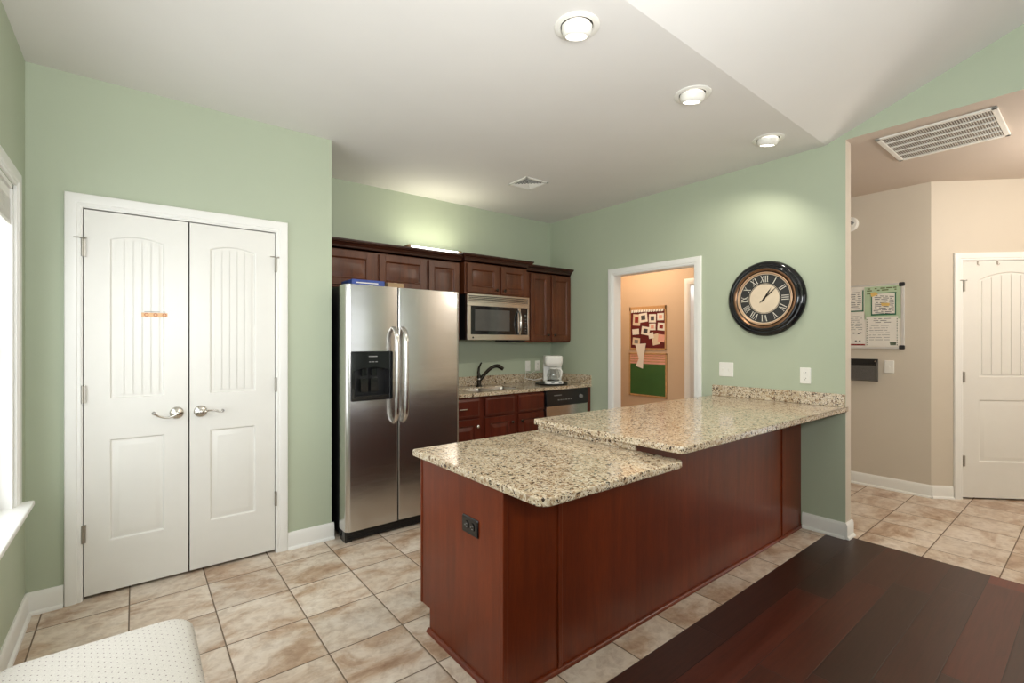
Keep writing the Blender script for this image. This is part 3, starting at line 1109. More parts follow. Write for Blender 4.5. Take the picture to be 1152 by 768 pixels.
def base_body(c, w, mat):
    MB().box(0, w, .020, .61, .10, CTZ - .032).box(.0, w, .08, .10, 0, .10).box(0, .018, .08, .61, 0, .1).box(w - .018, w, .08, .61, 0, .1).build('cabinet_body', mat, c, bevel=.0015)


base_body(c, 2.395 - BX0, M['base_cherry'])
mb = MB()
mb.prism([(.03, .682), (.385, .682), (.385, .838), (.03, .838)], 'y', 0, .02)
panel_rings(mb, [(.03, .682), (.385, .682), (.385, .838), (.03, .838)], 0, [(0, 0), (.010, -.002), (.018, -.006)])
dr = mb.build('drawer', M['base_cherry'], c, bevel=.001)
MB().tube([(.165, 0, .757), (.168, -.018, .757), (.185, -.024, .757), (.228, -.024, .757), (.245, -.018, .757), (.248, 0, .757)], .005, 10).build('drawer_pull', M['nickel'], dr, smooth=50)
mb = MB()
cab_door(mb, .03, .385, .12, .662)
dd = mb.build('door', M['base_cherry'], c, bevel=.0015)
knob(dd, .352, 0, .60, M['nickel'])
c = thing('sink_cabinet', 'dark red base cabinet with two doors under the sink', 'cabinet', (2.396, 3.42, 0))
base_body(c, 3.118 - 2.396, M['base_cherry'])
for a, b, kx in ((.018, .345, .312), (.392, .712, .425)):
    mb = MB()
    P4 = [(a, .682), (b, .682), (b, .838), (a, .838)]
    mb.prism(P4, 'y', 0, .02)
    panel_rings(mb, P4, 0, [(0, 0), (.010, -.002), (.018, -.006)])
    mb.build('false_drawer_front', M['base_cherry'], c, bevel=.001)
    mb = MB()
    cab_door(mb, a, b, .12, .662)
    dd = mb.build('door', M['base_cherry'], c, bevel=.0015)
    knob(dd, kx, 0, .60)

dw = thing('dishwasher', 'stainless dishwasher with a black control strip under the coffee maker', 'dishwasher', (3.124, 3.41, 0))
DWW = .590
MB().box(.004, DWW - .004, .03, .60, .10, CTZ - .036).box(.02, DWW - .02, .07, .09, 0, .10).box(.02, .05, .09, .58, 0, .1).box(DWW - .05, DWW - .02, .09, .58, 0, .1).build('tub_casing', M['black_plastic'], dw)
MB().box(.003, DWW - .003, 0, .03, .11, .700).build('door', M['steel'], dw, bevel=.004)
cpn = MB().prism([(-.012, .703), (.03, .703), (.03, CTZ - .038), (-.004, CTZ - .038)], 'x', .002, DWW - .002).build('control_panel', M['black_plastic'], dw, bevel=.004)
mb = MB()
for k in range(6):
    mb.box(.15 + k * .035, .17 + k * .035, -.014, -.004, .752, .762)
mb.box(.10, .20, -.0135, -.004, .800, .808)
mb.build('button_print', M['grey_plastic'], cpn)
MB().lathe([(0, -.03), (.018, -.03), (.020, -.012), (.022, -.004)], 20, 'y', (.47, 0, .775)).build('dial_knob', M['grey_plastic'], cpn, smooth=40)
fp = MB().box(3.716, XR - .001, 3.42, 4.03, 0, CTZ - .032).build('filler_panel', M['base_cherry'], bevel=.001)
tag(fp, 'thin dark red end panel between dishwasher and green wall', 'panel')

# counter with sink cut-outs
ct = thing('kitchen_worktop', 'granite worktop of the sink run along the back wall', 'worktop', (0, 0, 0))
SX0, SX1, SY0, SY1 = 2.36, 2.92, 3.50, 3.84
mb = MB()
z0, z1 = CTZ - .031, CTZ
mb.box(BX0, XR - .001, CF, SY0, z0, z1).box(BX0, XR - .001, SY1, YB - .001, z0, z1).box(BX0, SX0, SY0, SY1, z0, z1).box(SX1, XR - .001, SY0, SY1, z0, z1)
mb.build('slab', M['granite'], ct)
tag(MB().box(BX0, XR - .022, YB - .021, YB - .001, CTZ + .0005, CTZ + .092).build('backsplash', M['granite'], bevel=.002), 'long granite backsplash strip behind the sink on the back wall', 'backsplash')
tag(MB().box(XR - .021, XR - .001, CF, YB - .001, CTZ + .0005, CTZ + .092).build('side_splash', M['granite'], bevel=.002), 'short granite splash strip on the green wall beside the coffee maker', 'backsplash')

sk = thing('sink', 'stainless double bowl sink set in the back worktop', 'sink', (0, 0, 0))
xm = (SX0 + SX1) / 2
for a, b in ((SX0, xm - .012), (xm + .012, SX1)):
    mb = MB()
    ring = lambda d, z: [(p[0], p[1], z) for p in rrect(a + d, b - d, SY0 + d, SY1 - d, .04, 5)]
    mb.loft([ring(0, CTZ - .012), ring(.004, CTZ - .03), ring(.012, CTZ - .17), ring(.05, CTZ - .19)], False, True)
    mb.build('bowl', M['steel_flat'], sk, smooth=50)
MB().box(xm - .012, xm + .012, SY0, SY1, CTZ - .03, CTZ - .010).build('divider', M['steel_flat'], sk)

fx, fy = 2.665, 3.885
fa = thing('faucet', 'dark bronze faucet with lever behind the sink', 'faucet', (fx, fy, CTZ))
MB().lathe([(0, 0), (.032, 0), (.032, .006), (.024, .014), (.020, .03), (.021, .07), (.023, .095), (.018, .115), (0, .118)], 24).build('faucet_body', M['bronze'], fa, smooth=45)
pts = [(0, -.002, .06)]
for i in range(12):
    u = i / 11
    pts.append((.012 + .165 * u * .9, -.01 - .10 * u, .075 + .128 * math.sin(u * PI * .56)))
pts.append((.200, -.128, .172))
MB().tube(pts, [.019] * 3 + [.017] * 8 + [.019, .021, .018][:len(pts) - 11], 14).build('spout', M['bronze'], fa, smooth=50)
MB().tube([(0, 0, .105), (-.006, .004, .14), (.002, .006, .185), (.022, .006, .222), (.034, .006, .235)], [.017, .014, .011, .009, .007], 12).build('lever', M['bronze'], fa, smooth=50)
MB().lathe([(.0215, .066), (.0235, .07), (.0235, .078), (.0215, .082)], 24).build('collar', M['nickel'], fa, smooth=40)

# tray and coffee maker
CMX, CMY = 3.425, 3.635
tr = thing('tray', 'black round tray under the white coffee maker', 'tray', (CMX - .035, CMY - .015, CTZ))
MB().lathe([(0, 0), (.13, 0), (.168, .004), (.175, .018), (.170, .018), (.160, .008), (0, .007)], 40).build('dish', M['black_plastic'], tr, smooth=40)
cm = thing('coffee_maker', 'white drip coffee maker on a black tray in the counter corner', 'coffee maker', (CMX, CMY, CTZ + .008), -math.radians(36))
mb = MB().prism(rrect(-.095, .095, -.125, .105, [.03, .03, .02, .02]), 'z', 0, .030)
mb.build('warming_base', M['white_plastic'], cm, bevel=.004)
MB().prism(rrect(-.095, .095, .02, .105, [.008, .008, .02, .02]), 'z', .030, .200).build('water_tank', M['white_plastic'], cm, bevel=.004)
mb = MB()
mb.loft([[(p[0], p[1], z) for p in rrect(-.095 + d, .095 - d, -.110 + 2 * d, .105, [.035, .035, .02, .02])] for d, z in ((.012, .182), (.004, .205), (0, .225), (0, .282))])
mb.build('brew_head', M['white_plastic'], cm, bevel=.004, smooth=40)
MB().prism(rrect(-.090, .090, -.105, .10, .03), 'z', .282, .290).build('lid', M['white_plastic'], cm, bevel=.003)
MB().lathe([(0, .031), (.058, .031), (.066, .036)], 28, 'z', (0, -.045, 0)).build('hot_plate', M['black_plastic'], cm)
cf = MB().lathe([(.0, .036), (.052, .036), (.062, .050), (.066, .085), (.060, .120), (.044, .148), (.042, .160), (.040, .160), (.042, .147), (.057, .119), (.063, .085), (.059, .052), (.05, .039), (0, .039)], 32, 'z', (0, -.045, 0)).build('carafe', M['carafe'], cm, smooth=50)
MB().lathe([(0, .170), (.030, .170), (.044, .163), (.045, .154), (.043, .154), (0, .158)], 28, 'z', (0, -.045, 0)).build('carafe_lid', M['white_plastic'], cf, smooth=40)
MB().tube([(.030, -.085, .158), (.062, -.118, .156), (.074, -.130, .135), (.070, -.126, .09), (.058, -.110, .06), (.045, -.09, .058)], [.009, .010, .010, .010, .009, .007], 10).build('carafe_handle', M['white_plastic'], cf, smooth=50)
for a in (.045, -.03):
    MB().box(a, a + .03, -.128, -.123, .010, .020).build('switch', M['grey_plastic'], cm)
cd = MB().tube([(3.385, 3.755, CTZ + .055), (3.33, 3.82, CTZ + .035), (3.27, 3.90, CTZ + .05), (3.33, 3.96, CTZ + .115), (3.43, 4.0, CTZ + .09), (3.52, 4.012, CTZ + .12), (3.56, 4.016, CTZ + .155)], .004, 8).build('power_cord', M['white_plastic'], smooth=50)
tag(cd, 'white power cord looping from the coffee maker to the wall outlet', 'cord')


# wall plates ---------------------------------------------------------
def plate(name, label, cat, M4loc, rot, w=.072, h=.116, kind='outlet', group=None, mat=None, gangs=1):
    t = thing(name, label, cat, M4loc, rot, group)
    mt = mat or M['white_plastic']
    mb = MB()
    mb.loft([[(p[0], y, p[1]) for p in rrect(-w / 2 + d, w / 2 - d, -h / 2 + d, h / 2 - d, .006)] for d, y in ((0, -.001), (0, -.003), (.004, -.007))], True, True)
    mb.build('cover_plate', mt, t, smooth=30)
    dark = M['black_matte']
    for g in range(gangs):
        gx = (g - (gangs - 1) / 2) * .046
        if kind == 'outlet':
            for zz in (.021, -.021):
                o = MB().prism([(gx + .0155 * math.cos(a) * 1.05, zz + .014 * max(-.86, min(.86, math.sin(a))) / .86) for a in [2 * PI * i / 24 for i in range(24)]], 'y', -.010, -.006).build('receptacle', mt, t)
                MB().box(gx - .0075, gx - .0050, -.0106, -.0098, zz - .001, zz + .008).box(gx + .005, gx + .0075, -.0106, -.0098, zz - .001, zz + .007).box(gx - .0022, gx + .0022, -.0106, -.0098, zz - .009, zz - .005).build('slot', dark if mat is None else M['grey_plastic'], o)
        elif kind == 'toggle':
            MB().box(gx - .006, gx + .006, -.0085, -.006, -.013, .013).build('switch_slot', mt, t)
            MB().box(gx - .0045, gx + .0045, -.019, -.006, .000, .010).build('toggle', mt, t, bevel=.001)
        elif kind == 'rocker':
            MB().prism([(-.0065, -.033), (-.0065, .033), (-.0105, .033), (-.0075, -.033)], 'x', gx - .0165, gx + .0165).build('rocker', mt, t, bevel=.001)
    return t


plate('light_switch', 'white switch plate left of the outlet on the back wall by the coffee maker', 'switch', (3.424, YB, 1.062), 0, kind='toggle')
plate('wall_outlet', 'white outlet plate beside the coffee maker on the back wall', 'outlet', (3.567, YB, 1.062), 0)
plate('light_switch', 'white double switch plate on the green wall below the clock', 'switch', (XR, 1.949, 1.108), -PI / 2, w=.118, kind='toggle', gangs=2)
plate('wall_outlet', 'white outlet plate on the green wall near its free end', 'outlet', (XR, 1.366, 1.090), -PI / 2)
plate('light_switch', 'white switch plate on the beige hall wall below the memo board', 'switch', (HX, 1.247, 1.107), -PI / 2, kind='toggle')

# ------------------------------------------------------------------ peninsula
PX0, PYF, PYB = 1.065, 1.395, 2.037
LZ = 0.825           # lower top
ST = 1.850           # step
pn = thing('peninsula_cabinet', 'red cherry peninsula base carrying the two granite tops', 'cabinet', (PX0, PYF, 0))
Dp = PYB - PYF
mb = MB()
notch = [(0, 0), (Dp - .082, 0), (Dp - .082, .104), (Dp, .104)]
mb.prism(notch + [(Dp, LZ - .032), (0, LZ - .032)], 'x', .0, ST - PX0 - .001)
mb.prism(notch + [(Dp, CTZ - .033), (0, CTZ - .033)], 'x', ST - PX0 - .001, XR - PX0 - .001)
mb.build('cabinet_body', M['cherry'], pn, bevel=.0015)
# trim strips, corner posts, shoe moulding
mb = MB()
mb.box(-.005, .018, -.005, .018, 0, LZ - .033)
mb.build('corner_trim', M['cherry'], pn, bevel=.003)
mb = MB().box(-.004, .006, Dp - .012, Dp + .001, .104, LZ - .033)
mb.build('edge_trim', M['cherry'], pn, bevel=.002)
for bx, ztop in ((1.352 - PX0, LZ - .033), (3.452 - PX0, CTZ - .034)):
    MB().box(bx - .011, bx + .011, -.007, .001, 0, ztop).build('batten', M['cherry'], pn, bevel=.003)
sh = [(0, 0), (-.016, 0), (-.015, .006), (-.011, .012), (-.005, .016), (0, .017)]
mb = MB()
mb.prism([(a, b) for a, b in sh], 'x', -.016, XR - PX0 - .001)
mb.xf(Matrix.Rotation(-PI / 2, 4, 'Z'))
mb.prism([(a, b) for a, b in sh], 'x', -(Dp - .082) - .004, .016)
mb.build('shoe_moulding', M['cherry'], pn, smooth=40)
# kitchen side doors
for k in range(4):
    a = .04 + k * .63
    mb = MB(Matrix.Translation((0, Dp, 0)) @ Matrix.Rotation(PI, 4, 'Z'))
    cab_door(mb, -a - .60, -a, .12, .76, -.02)
    o = mb.build('door', M['base_cherry'], pn, bevel=.0015)
    knob_o = MB().lathe([(0, Dp + .020), (.006, Dp + .020), (.006, Dp + .034), (.014, Dp + .040), (.010, Dp + .048), (0, Dp + .05)], 16, 'y', (a + .55, 0, .70)).build('knob', M['nickel'], o, smooth=50)

lc = thing('lower_counter', 'lower granite counter slab at the near end of the peninsula', 'worktop', (0, 0, 0))
MB().prism(rrect(1.028, ST - .002, 1.138, 2.062, [.045, .030, .0, .012]), 'z', LZ - .031, LZ).build('slab', M['granite'], lc, bevel=.006, seg=3)
bc = thing('bar_counter', 'raised granite bar top running from the peninsula step to the clock wall', 'worktop', (0, 0, 0))
MB().prism([(1.803, 2.072), (1.803, 1.150)] + arc(1.828, 1.145, .025, 180, 270, 6) + [(XR + .045, 1.118), (XR + .045, WE - .002), (XR - .001, WE - .002), (XR - .001, 2.072)], 'z', CTZ - .032, CTZ).build('slab', M['granite'], bc, bevel=.005, seg=3)
MB().box(ST - .022, ST - .002, PYF - .008, 2.064, LZ + .0005, CTZ - .0325).build('riser', M['granite'], bc, bevel=.002)
tag(MB().box(XR - .021, XR - .001, WE + .002, 2.060, CTZ + .0005, CTZ + .088).build('bar_backsplash', M['granite'], bevel=.003), 'granite backsplash strip on the raised bar below the clock', 'backsplash')

po = plate('floor_level_outlet', 'black outlet plate on the end panel of the red peninsula', 'outlet', (PX0, 1.612, .590), -PI / 2, mat=M['black_gloss'])
po.name = 'black_outlet'
po.rotation_euler = (PI / 2 * 0, PI / 2, 0)
po.rotation_euler = (Matrix.Rotation(-PI / 2, 4, 'Z') @ Matrix.Rotation(PI / 2, 4, 'Y')).to_euler()

# ------------------------------------------------------------------ clock
ck = thing('wall_clock', 'large round black wall clock with roman numerals and cream centre', 'clock', (XR, 1.635, 1.660), -PI / 2)
R = .285
prof = [(.0, -.001), (R - .02, -.001), (R - .004, -.006), (R, -.016), (R - .004, -.030), (R - .018, -.042), (R - .030, -.046), (R - .036, -.044), (R - .040, -.049), (R - .050, -.054), (R - .058, -.052)]
MB().lathe(prof, 72, 'y').build('frame', M['black_gloss'], ck, smooth=60)
prof = [(R - .058, -.050), (R - .060, -.057), (R - .065, -.058), (R - .068, -.054), (R - .074, -.050), (R - .078, -.048)]
MB().lathe(prof, 72, 'y').build('outer_bead', M['copper'], ck, smooth=60)
MB().lathe([(R - .077, -.050), (R - .084, -.046), (R - .090, -.042)], 72, 'y').build('inner_cove', M['bronze'], ck, smooth=60)
MB().lathe([(R - .084, -.047), (R - .088, -.050), (R - .094, -.048), (R - .098, -.038)], 72, 'y').build('inner_ring', plain('pale_copper', srgb(196, 160, 128), 0.35, 0.4, var=0.1, scale=30), ck, smooth=60)
RF = R - .094
fc = MB().lathe([(0, -.036), (RF, -.036)], 72, 'y').build('dial', M['dial_black'], ck)
fc.data.update()
MB().lathe([(0, -.0375), (RF * .565, -.0375), (RF * .565, -.036)], 64, 'y').build('dial_center', M['cream'], fc)
for a, b in ((RF * .985, RF * .955), (RF * .600, RF * .585)):
    MB().lathe([(a, -.0372), (b, -.0372)], 72, 'y').build('dial_line', M['cream'], fc)
NUM = ['XII', 'I', 'II', 'III', 'IV', 'V', 'VI', 'VII', 'VIII', 'IX', 'X', 'XI']
NH = RF * .255


def numeral(s, hgt, yy):
    """strokes of a roman numeral centred on the origin in the x-z plane"""
    wd = {'I': .30, 'V': .66, 'X': .66}
    tot = sum(wd[c] for c in s) * hgt
    scx = min(1.0, .95 * hgt / tot * 1.05) if len(s) > 3 else 1.0
    x = -tot * scx / 2
    mb = MB()
    th, tn = .105 * hgt * scx, .045 * hgt

    def stroke(xa, za, xb, zb, t):
        mb.prism([(xa - t / 2, za), (xa + t / 2, za), (xb + t / 2, zb), (xb - t / 2, zb)], 'y', yy - .0008, yy)
    for c in s:
        w_ = wd[c] * hgt * scx
        cx = x + w_ / 2
        h2 = hgt / 2
        if c == 'I':
            stroke(cx, -h2, cx, h2, th)
            ser = [cx]
            bott = [cx]
        elif c == 'V':
            stroke(cx - w_ * .32, h2, cx, -h2, th)
            stroke(cx + w_ * .32, h2, cx, -h2, tn)
            ser, bott = [cx - w_ * .32, cx + w_ * .32], []
        else:
            stroke(cx - w_ * .32, h2, cx + w_ * .32, -h2, th)
            stroke(cx + w_ * .32, h2, cx - w_ * .32, -h2, tn)
            ser = bott = [cx - w_ * .32, cx + w_ * .32]
        for sx in ser:
            mb.box(sx - th * .95, sx + th * .95, yy - .0008, yy, h2 - .045 * hgt, h2)
        for sx in bott:
            mb.box(sx - th * .95, sx + th * .95, yy - .0008, yy, -h2, -h2 + .045 * hgt)
        x += w_
    return mb


for k, s in enumerate(NUM):
    mb = numeral(s, NH, -.0366)
    a = -2 * PI * k / 12
    rad = RF * .775
    Mx = Matrix.Rotation(2 * PI * k / 12, 4, 'Y') @ Matrix.Translation((0, 0, rad))
    mb.v = [tuple(Mx @ Vector(p)) for p in mb.v]
    mb.build('numeral', M['numeral'], fc)


def hand(name, ang, ln, tail, wd):
    mb = MB(Matrix.Rotation(math.radians(ang), 4, 'Y'))
    mb.prism([(-wd * .4, -tail), (wd * .4, -tail), (wd * .7, 0), (wd, ln * .55), (0, ln), (-wd, ln * .55), (-wd * .7, 0)], 'y', -.0415, -.0400)
    mb.build(name, M['bronze'], ck)


hand('hour_hand', 33, RF * .50, .03, .0055)
hand('minute_hand', 48, RF * .66, .045, .0042)
MB().lathe([(0, -.044), (.007, -.044), (.008, -.0365)], 16, 'y').build('hand_pivot', M['bronze'], ck, smooth=40)

# ------------------------------------------------------------------ ceiling fittings
for x, lab in ((1.50, 'nearest and largest of three recessed ceiling lights'), (2.414, 'middle one of three recessed ceiling lights'), (3.345, 'farthest recessed ceiling light above the clock wall')):
    rl = thing('recessed_light', lab, 'ceiling light', (x, 1.44, CZ), 0, 'recessed lights along the ceiling step')
    MB().lathe([(.098, -.0005), (.098, -.004), (.090, -.008), (.074, -.007), (.070, -.001)], 48).build('trim_ring', M['white_plastic'], rl, smooth=40)
    tilt = Matrix.Rotation(math.radians(12), 4, 'X') @ Matrix.Rotation(math.radians(-8), 4, 'Y')
    mb = MB(tilt)
    mb.lathe([(.067, .0), (.065, -.020), (.058, -.036), (.050, -.042), (.046, -.042), (.046, -.038)], 40)
    mb.build('eyeball', M['white_plastic'], rl, smooth=50)
    mb = MB(tilt)
    mb.lathe([(.0, -.046), (.028, -.043), (.046, -.037)], 32)
    mb.build('bulb_face', M['bulb'], rl, smooth=60)
    MB().lathe([(.070, -.0009), (.060, -.0009)], 40).build('shadow_gap', M['dark_void'], rl)
    sp = spot('recessed_light_beam', (x - .005, 1.435, CZ - .072), 14, (1.0, 0.93, 0.81), 135, .03)
    sp.rotation_euler = (math.radians(24), 0, 0)

vt = thing('ceiling_vent', 'small square air vent in the kitchen ceiling', 'vent', (2.655, 3.125, CZ))
VW, VH = .122, .125
mb = MB()
for a, b, c_, d_ in ((-VW, VW, -VH, -VH + .022), (-VW, VW, VH - .022, VH), (-VW, -VW + .022, -VH, VH), (VW - .022, VW, -VH, VH)):
    mb.box(a, b, c_, d_, -.010, -.0005)
mb.build('frame', M['white_plastic'], vt, bevel=.003)
mb = MB()
iw, ih = VW - .022, VH - .022
for k in range(5):
    o_ = .012 + k * .019
    for sx, sy in ((1, 0), (-1, 0), (0, 1), (0, -1)):
        # four-way louvres: triangular sets turned outwards
        L = ih - k * .019 - .012
        Mx = Matrix.Rotation(math.atan2(sy, sx), 4, 'Z') @ Matrix.Translation((ih - o_, 0, -.004)) @ Matrix.Rotation(math.radians(40), 4, 'Y')
        mb.xf(Mx)
        mb.box(-.010, .010, -max(L, .01), max(L, .01), -.0008, .0008)
mb.xf()
mb.build('louvers', M['white_plastic'], vt)
MB().box(-iw, iw, -ih, ih, -.0012, -.0005).build('duct_shadow', M['dark_void'], vt)

rg = thing('return_air_grille', 'large white return air grille in the hall ceiling', 'vent', (4.21, .703, CZ))
GX, GY = .302, .292
mb = MB()
for a, b, c_, d_ in ((-GX, GX, -GY, -GY + .030), (-GX, GX, GY - .030, GY), (-GX, -GX + .030, -GY, GY), (GX - .030, GX, -GY, GY)):
    mb.box(a, b, c_, d_, -.012, -.0005)
mb.build('frame', M['white_plastic'], rg, bevel=.004)
mb = MB()
for k in range(42):
    y = -GY + .038 + k * (2 * GY - .076) / 41
    mb.xf(Matrix.Translation((0, y, -.0055)) @ Matrix.Rotation(math.radians(48), 4, 'X'))
    mb.box(-GX + .030, GX - .030, -.0062, .0062, -.0006, .0006)
mb.xf()
mb.build('louvers', M['white_plastic'], rg)
mb = MB()
for k in range(1, 5):
    x = -GX + .03 + k * (2 * GX - .06) / 5
    mb.box(x - .003, x + .003, -GY + .03, GY - .03, -.0115, -.0015)
mb.build('cross_bar', M['white_plastic'], rg)
MB().box(-GX + .03, GX - .03, -GY + .03, GY - .03, -.0012, -.0005).build('duct_shadow', plain('return_duct_shade', (0.34, 0.29, 0.25, 1), .8), rg)  # flat sheet coloured as the shade inside the duct

# ------------------------------------------------------------------ hall items
LH = (HX, 0, 0)


def hloc(y, z):
    return (HX, y, z)


bd = thing('memo_board', 'white framed memo board with green notices on the hall wall', 'board', hloc(1.137, 1.268), -PI / 2)
BWd, BHt = .88, .590    # local x runs to -BWd (hidden behind the wall end)
MB().box(-BWd + .012, -.012, -.010, -.001, .012, BHt - .012).build('board_panel', M['paper'], bd)
MB().box(-BWd, 0, -.016, -.001, 0, .016).box(-BWd, 0, -.016, -.001, BHt - .012, BHt).box(-BWd, -BWd + .02, -.016, -.001, 0, BHt).box(-.022, 0, -.016, -.001, 0, BHt).build('board_frame', M['alu'], bd, bevel=.002)
for x in (-.018, -BWd + .018):
    for z in (.016, BHt - .016):
        MB().prism(rrect(x - .020, x + .020, z - .018, z + .018, .008), 'y', -.020, -.001).build('corner_cap', M['black_matte'], bd, bevel=.002)


def lines(mb, x0, x1, z0, z1, n, y=-.0006, t=.0035, gap=.25, slope=0.0):
    for k in range(n):
        z = z1 - (k + .5) * (z1 - z0) / n
        x = x0 + random.random() * .02
        while x < x1 - .01:
            L = min(.012 + random.random() * .06, x1 - x)
            mb.add([(x, y, z - t / 2 + slope * (x - x0)), (x + L, y, z - t / 2 + slope * (x + L - x0)), (x + L, y, z + t / 2 + slope * (x + L - x0)), (x, y, z + t / 2 + slope * (x - x0))], [(0, 1, 2, 3)])
            x += L + .006 + random.random() * .02 * gap * 4


def sheet(name, label, x1, w, z0, h, y, mat, group='sheets pinned to the hall memo board'):
    s = thing(name, label, 'paper', hloc(1.137 + x1, z0), -PI / 2, group)
    # x1 is the distance of the right edge from the board's right end; local x runs -w..0
    MB().box(-w, 0, y - .0012, y, 0, h).build('paper', mat, s)
    return s


s = sheet('poster', 'mint green poster with border at the top of the hall memo board', .026, .268, .270 + 1.268, .300, -.0105, M['mint'])
mb = MB()
lines(mb, -.25, -.03, .255, .290, 2, -.0122, .010, .5)
mb.add([(-.25, -.0123, .232), (-.03, -.0123, .232), (-.03, -.0123, .240), (-.25, -.0123, .240)], [(0, 1, 2, 3)])
mb.build('lettering', plain('olive_print', srgb(96, 104, 58), .7), s)
s = sheet('sheet', 'white notice with dark green border on the mint poster', .058, .185, .305 + 1.268, .205, -.0125, M['green_paper'])
MB().box(-.176, -.009, -.0155, -.0135, .014, .198).build('inner_paper', M['paper'], s)
mb = MB()
lines(mb, -.17, -.015, .020, .19, 11, -.0160, .0055, .2, -.12)
mb.build('writing', M['ink'], s)
MB().prism([(-.105, .085), (-.05, .082), (-.045, .108), (-.11, .112)], 'y', -.0168, -.0155).prism([(-.18, .17), (-.13, .19), (-.15, .215), (-.19, .21)], 'y', -.0168, -.0155).build('decoration', M['yellow'], s)
s = sheet('sheet', 'white list sheet below the green bordered notice on the memo board', .045, .235, .022 + 1.268, .270, -.0125, M['paper'])
mb = MB()
lines(mb, -.18, -.05, .21, .26, 3, -.0140, .0045, .3)
lines(mb, -.215, -.06, .05, .20, 7, -.0140, .003, .1)
mb.build('writing', M['ink'], s)
mb = MB()
for k in range(12):
    mb.box(-.232, -.226, -.0146, -.0138, .01 + k * .021, .02 + k * .021)
    mb.box(-.009, -.003, -.0146, -.0138, .01 + k * .021, .02 + k * .021)
mb.prism([(-.055, .012), (-.015, .012), (-.012, .04), (-.06, .042)], 'y', -.0146, -.0138)
mb.build('border_print', plain('grey_green_print', srgb(92, 104, 84), .7), s)
s = sheet('sheet', 'notice with green corner at the upper left of the memo board', .300, .20, .345 + 1.268, .200, -.0105, M['paper'])
MB().box(-.20, 0, -.0130, -.0118, 0, .012).box(-.010, 0, -.0130, -.0118, 0, .20).build('border', M['green_paper'], s)
mb = MB()
lines(mb, -.19, -.02, .02, .19, 9, -.0132, .0055, .3)
mb.build('writing', M['ink'], s)
s = sheet('sheet', 'white sheet with dark red footer at the lower left of the memo board', .290, .21, .03 + 1.268, .300, -.0105, M['paper'])
MB().box(-.21, 0, -.0130, -.0118, 0, .014).build('footer', M['red'], s)
mb = MB()
lines(mb, -.20, -.02, .14, .28, 8, -.0132, .003, .2)
for k in range(9):
    x, z = -.19 + random.random() * .17, .025 + random.random() * .09
    mb.box(x, x + .014, -.0134, -.0126, z, z + .010)
mb.build('writing', M['ink'], s)

fp = thing('wall_file_pocket', 'black mesh file pocket on the hall wall under the memo board', 'file holder', hloc(1.329, .968), -PI / 2)
PWd = .36
MB().box(-PWd, 0, -.008, -.001, 0, .206).build('back_plate', M['black_plastic'], fp, bevel=.002)
MB().prism([(-.008, 0), (-.055, .012), (-.062, .150), (-.059, .150), (-.052, .015), (-.008, .004)], 'x', -PWd, 0).build('front_panel', plain('dark_grey_mesh', (0.10, 0.095, 0.088, 1), .45, var=.2, scale=160), fp)
MB().prism([(-.008, 0), (-.055, .012), (-.062, .165), (-.008, .200)], 'x', -.006, 0).prism([(-.008, 0), (-.055, .012), (-.062, .165), (-.008, .200)], 'x', -PWd, -PWd + .006).box(-PWd, 0, -.064, -.056, .148, .160).build('side_panel', M['black_plastic'], fp, bevel=.001)
MB().lathe([(0, -.012), (.006, -.012), (.006, -.006)], 14, 'y', (-.02, 0, .185)).build('screw', M['nickel'], fp)

al = thing('wall_alarm', 'white alarm unit with grey lens high on the hall wall', 'alarm', hloc(1.545, 2.445), -PI / 2)
MB().lathe([(0, -.001), (.068, -.001), (.068, -.016), (.058, -.030), (0, -.036)], 36, 'y').build('housing', M['white_plastic'], al, smooth=35)
MB(Matrix.Translation((.012, -.034, .012)) @ Matrix.Rotation(.6, 4, 'Y')).box(-.028, .028, -.014, .006, -.014, .014).build('lens', M['grey_plastic'], al, bevel=.004)
mb = MB()
for k in range(6):
    mb.lathe([(0, -.036), (.003, -.036), (.003, -.028)], 8, 'y', (-.014 + (k % 3) * .012, 0, -.022 - (k // 3) * .012))
mb.build('sounder_holes', M['black_matte'], al)

# over-the-door hooks on the hall door
for k, (u, lab) in enumerate(((.236 + .125, 'left small metal over-door hook on the hall door top'), (.236 + .275, 'right small metal over-door hook on the hall door top'))):
    h = thing('door_hook', lab, 'hook', tuple(DG @ Vector((u, 0, 2.012))), -PI / 4, 'hooks over the hall door')
    mb = MB().box(-.004, .004, -.0015, .003, -.028, .002)
    mb.build('strap', M['hinge'], h)
    MB().tube([(0, -.001, -.026), (0, -.010, -.034), (0, -.018, -.030), (0, -.020, -.022)], .002, 8).build('prong', M['hinge'], h)

# ------------------------------------------------------------------ utility room items
def uloc(y, z):
    return (UX, y, z)


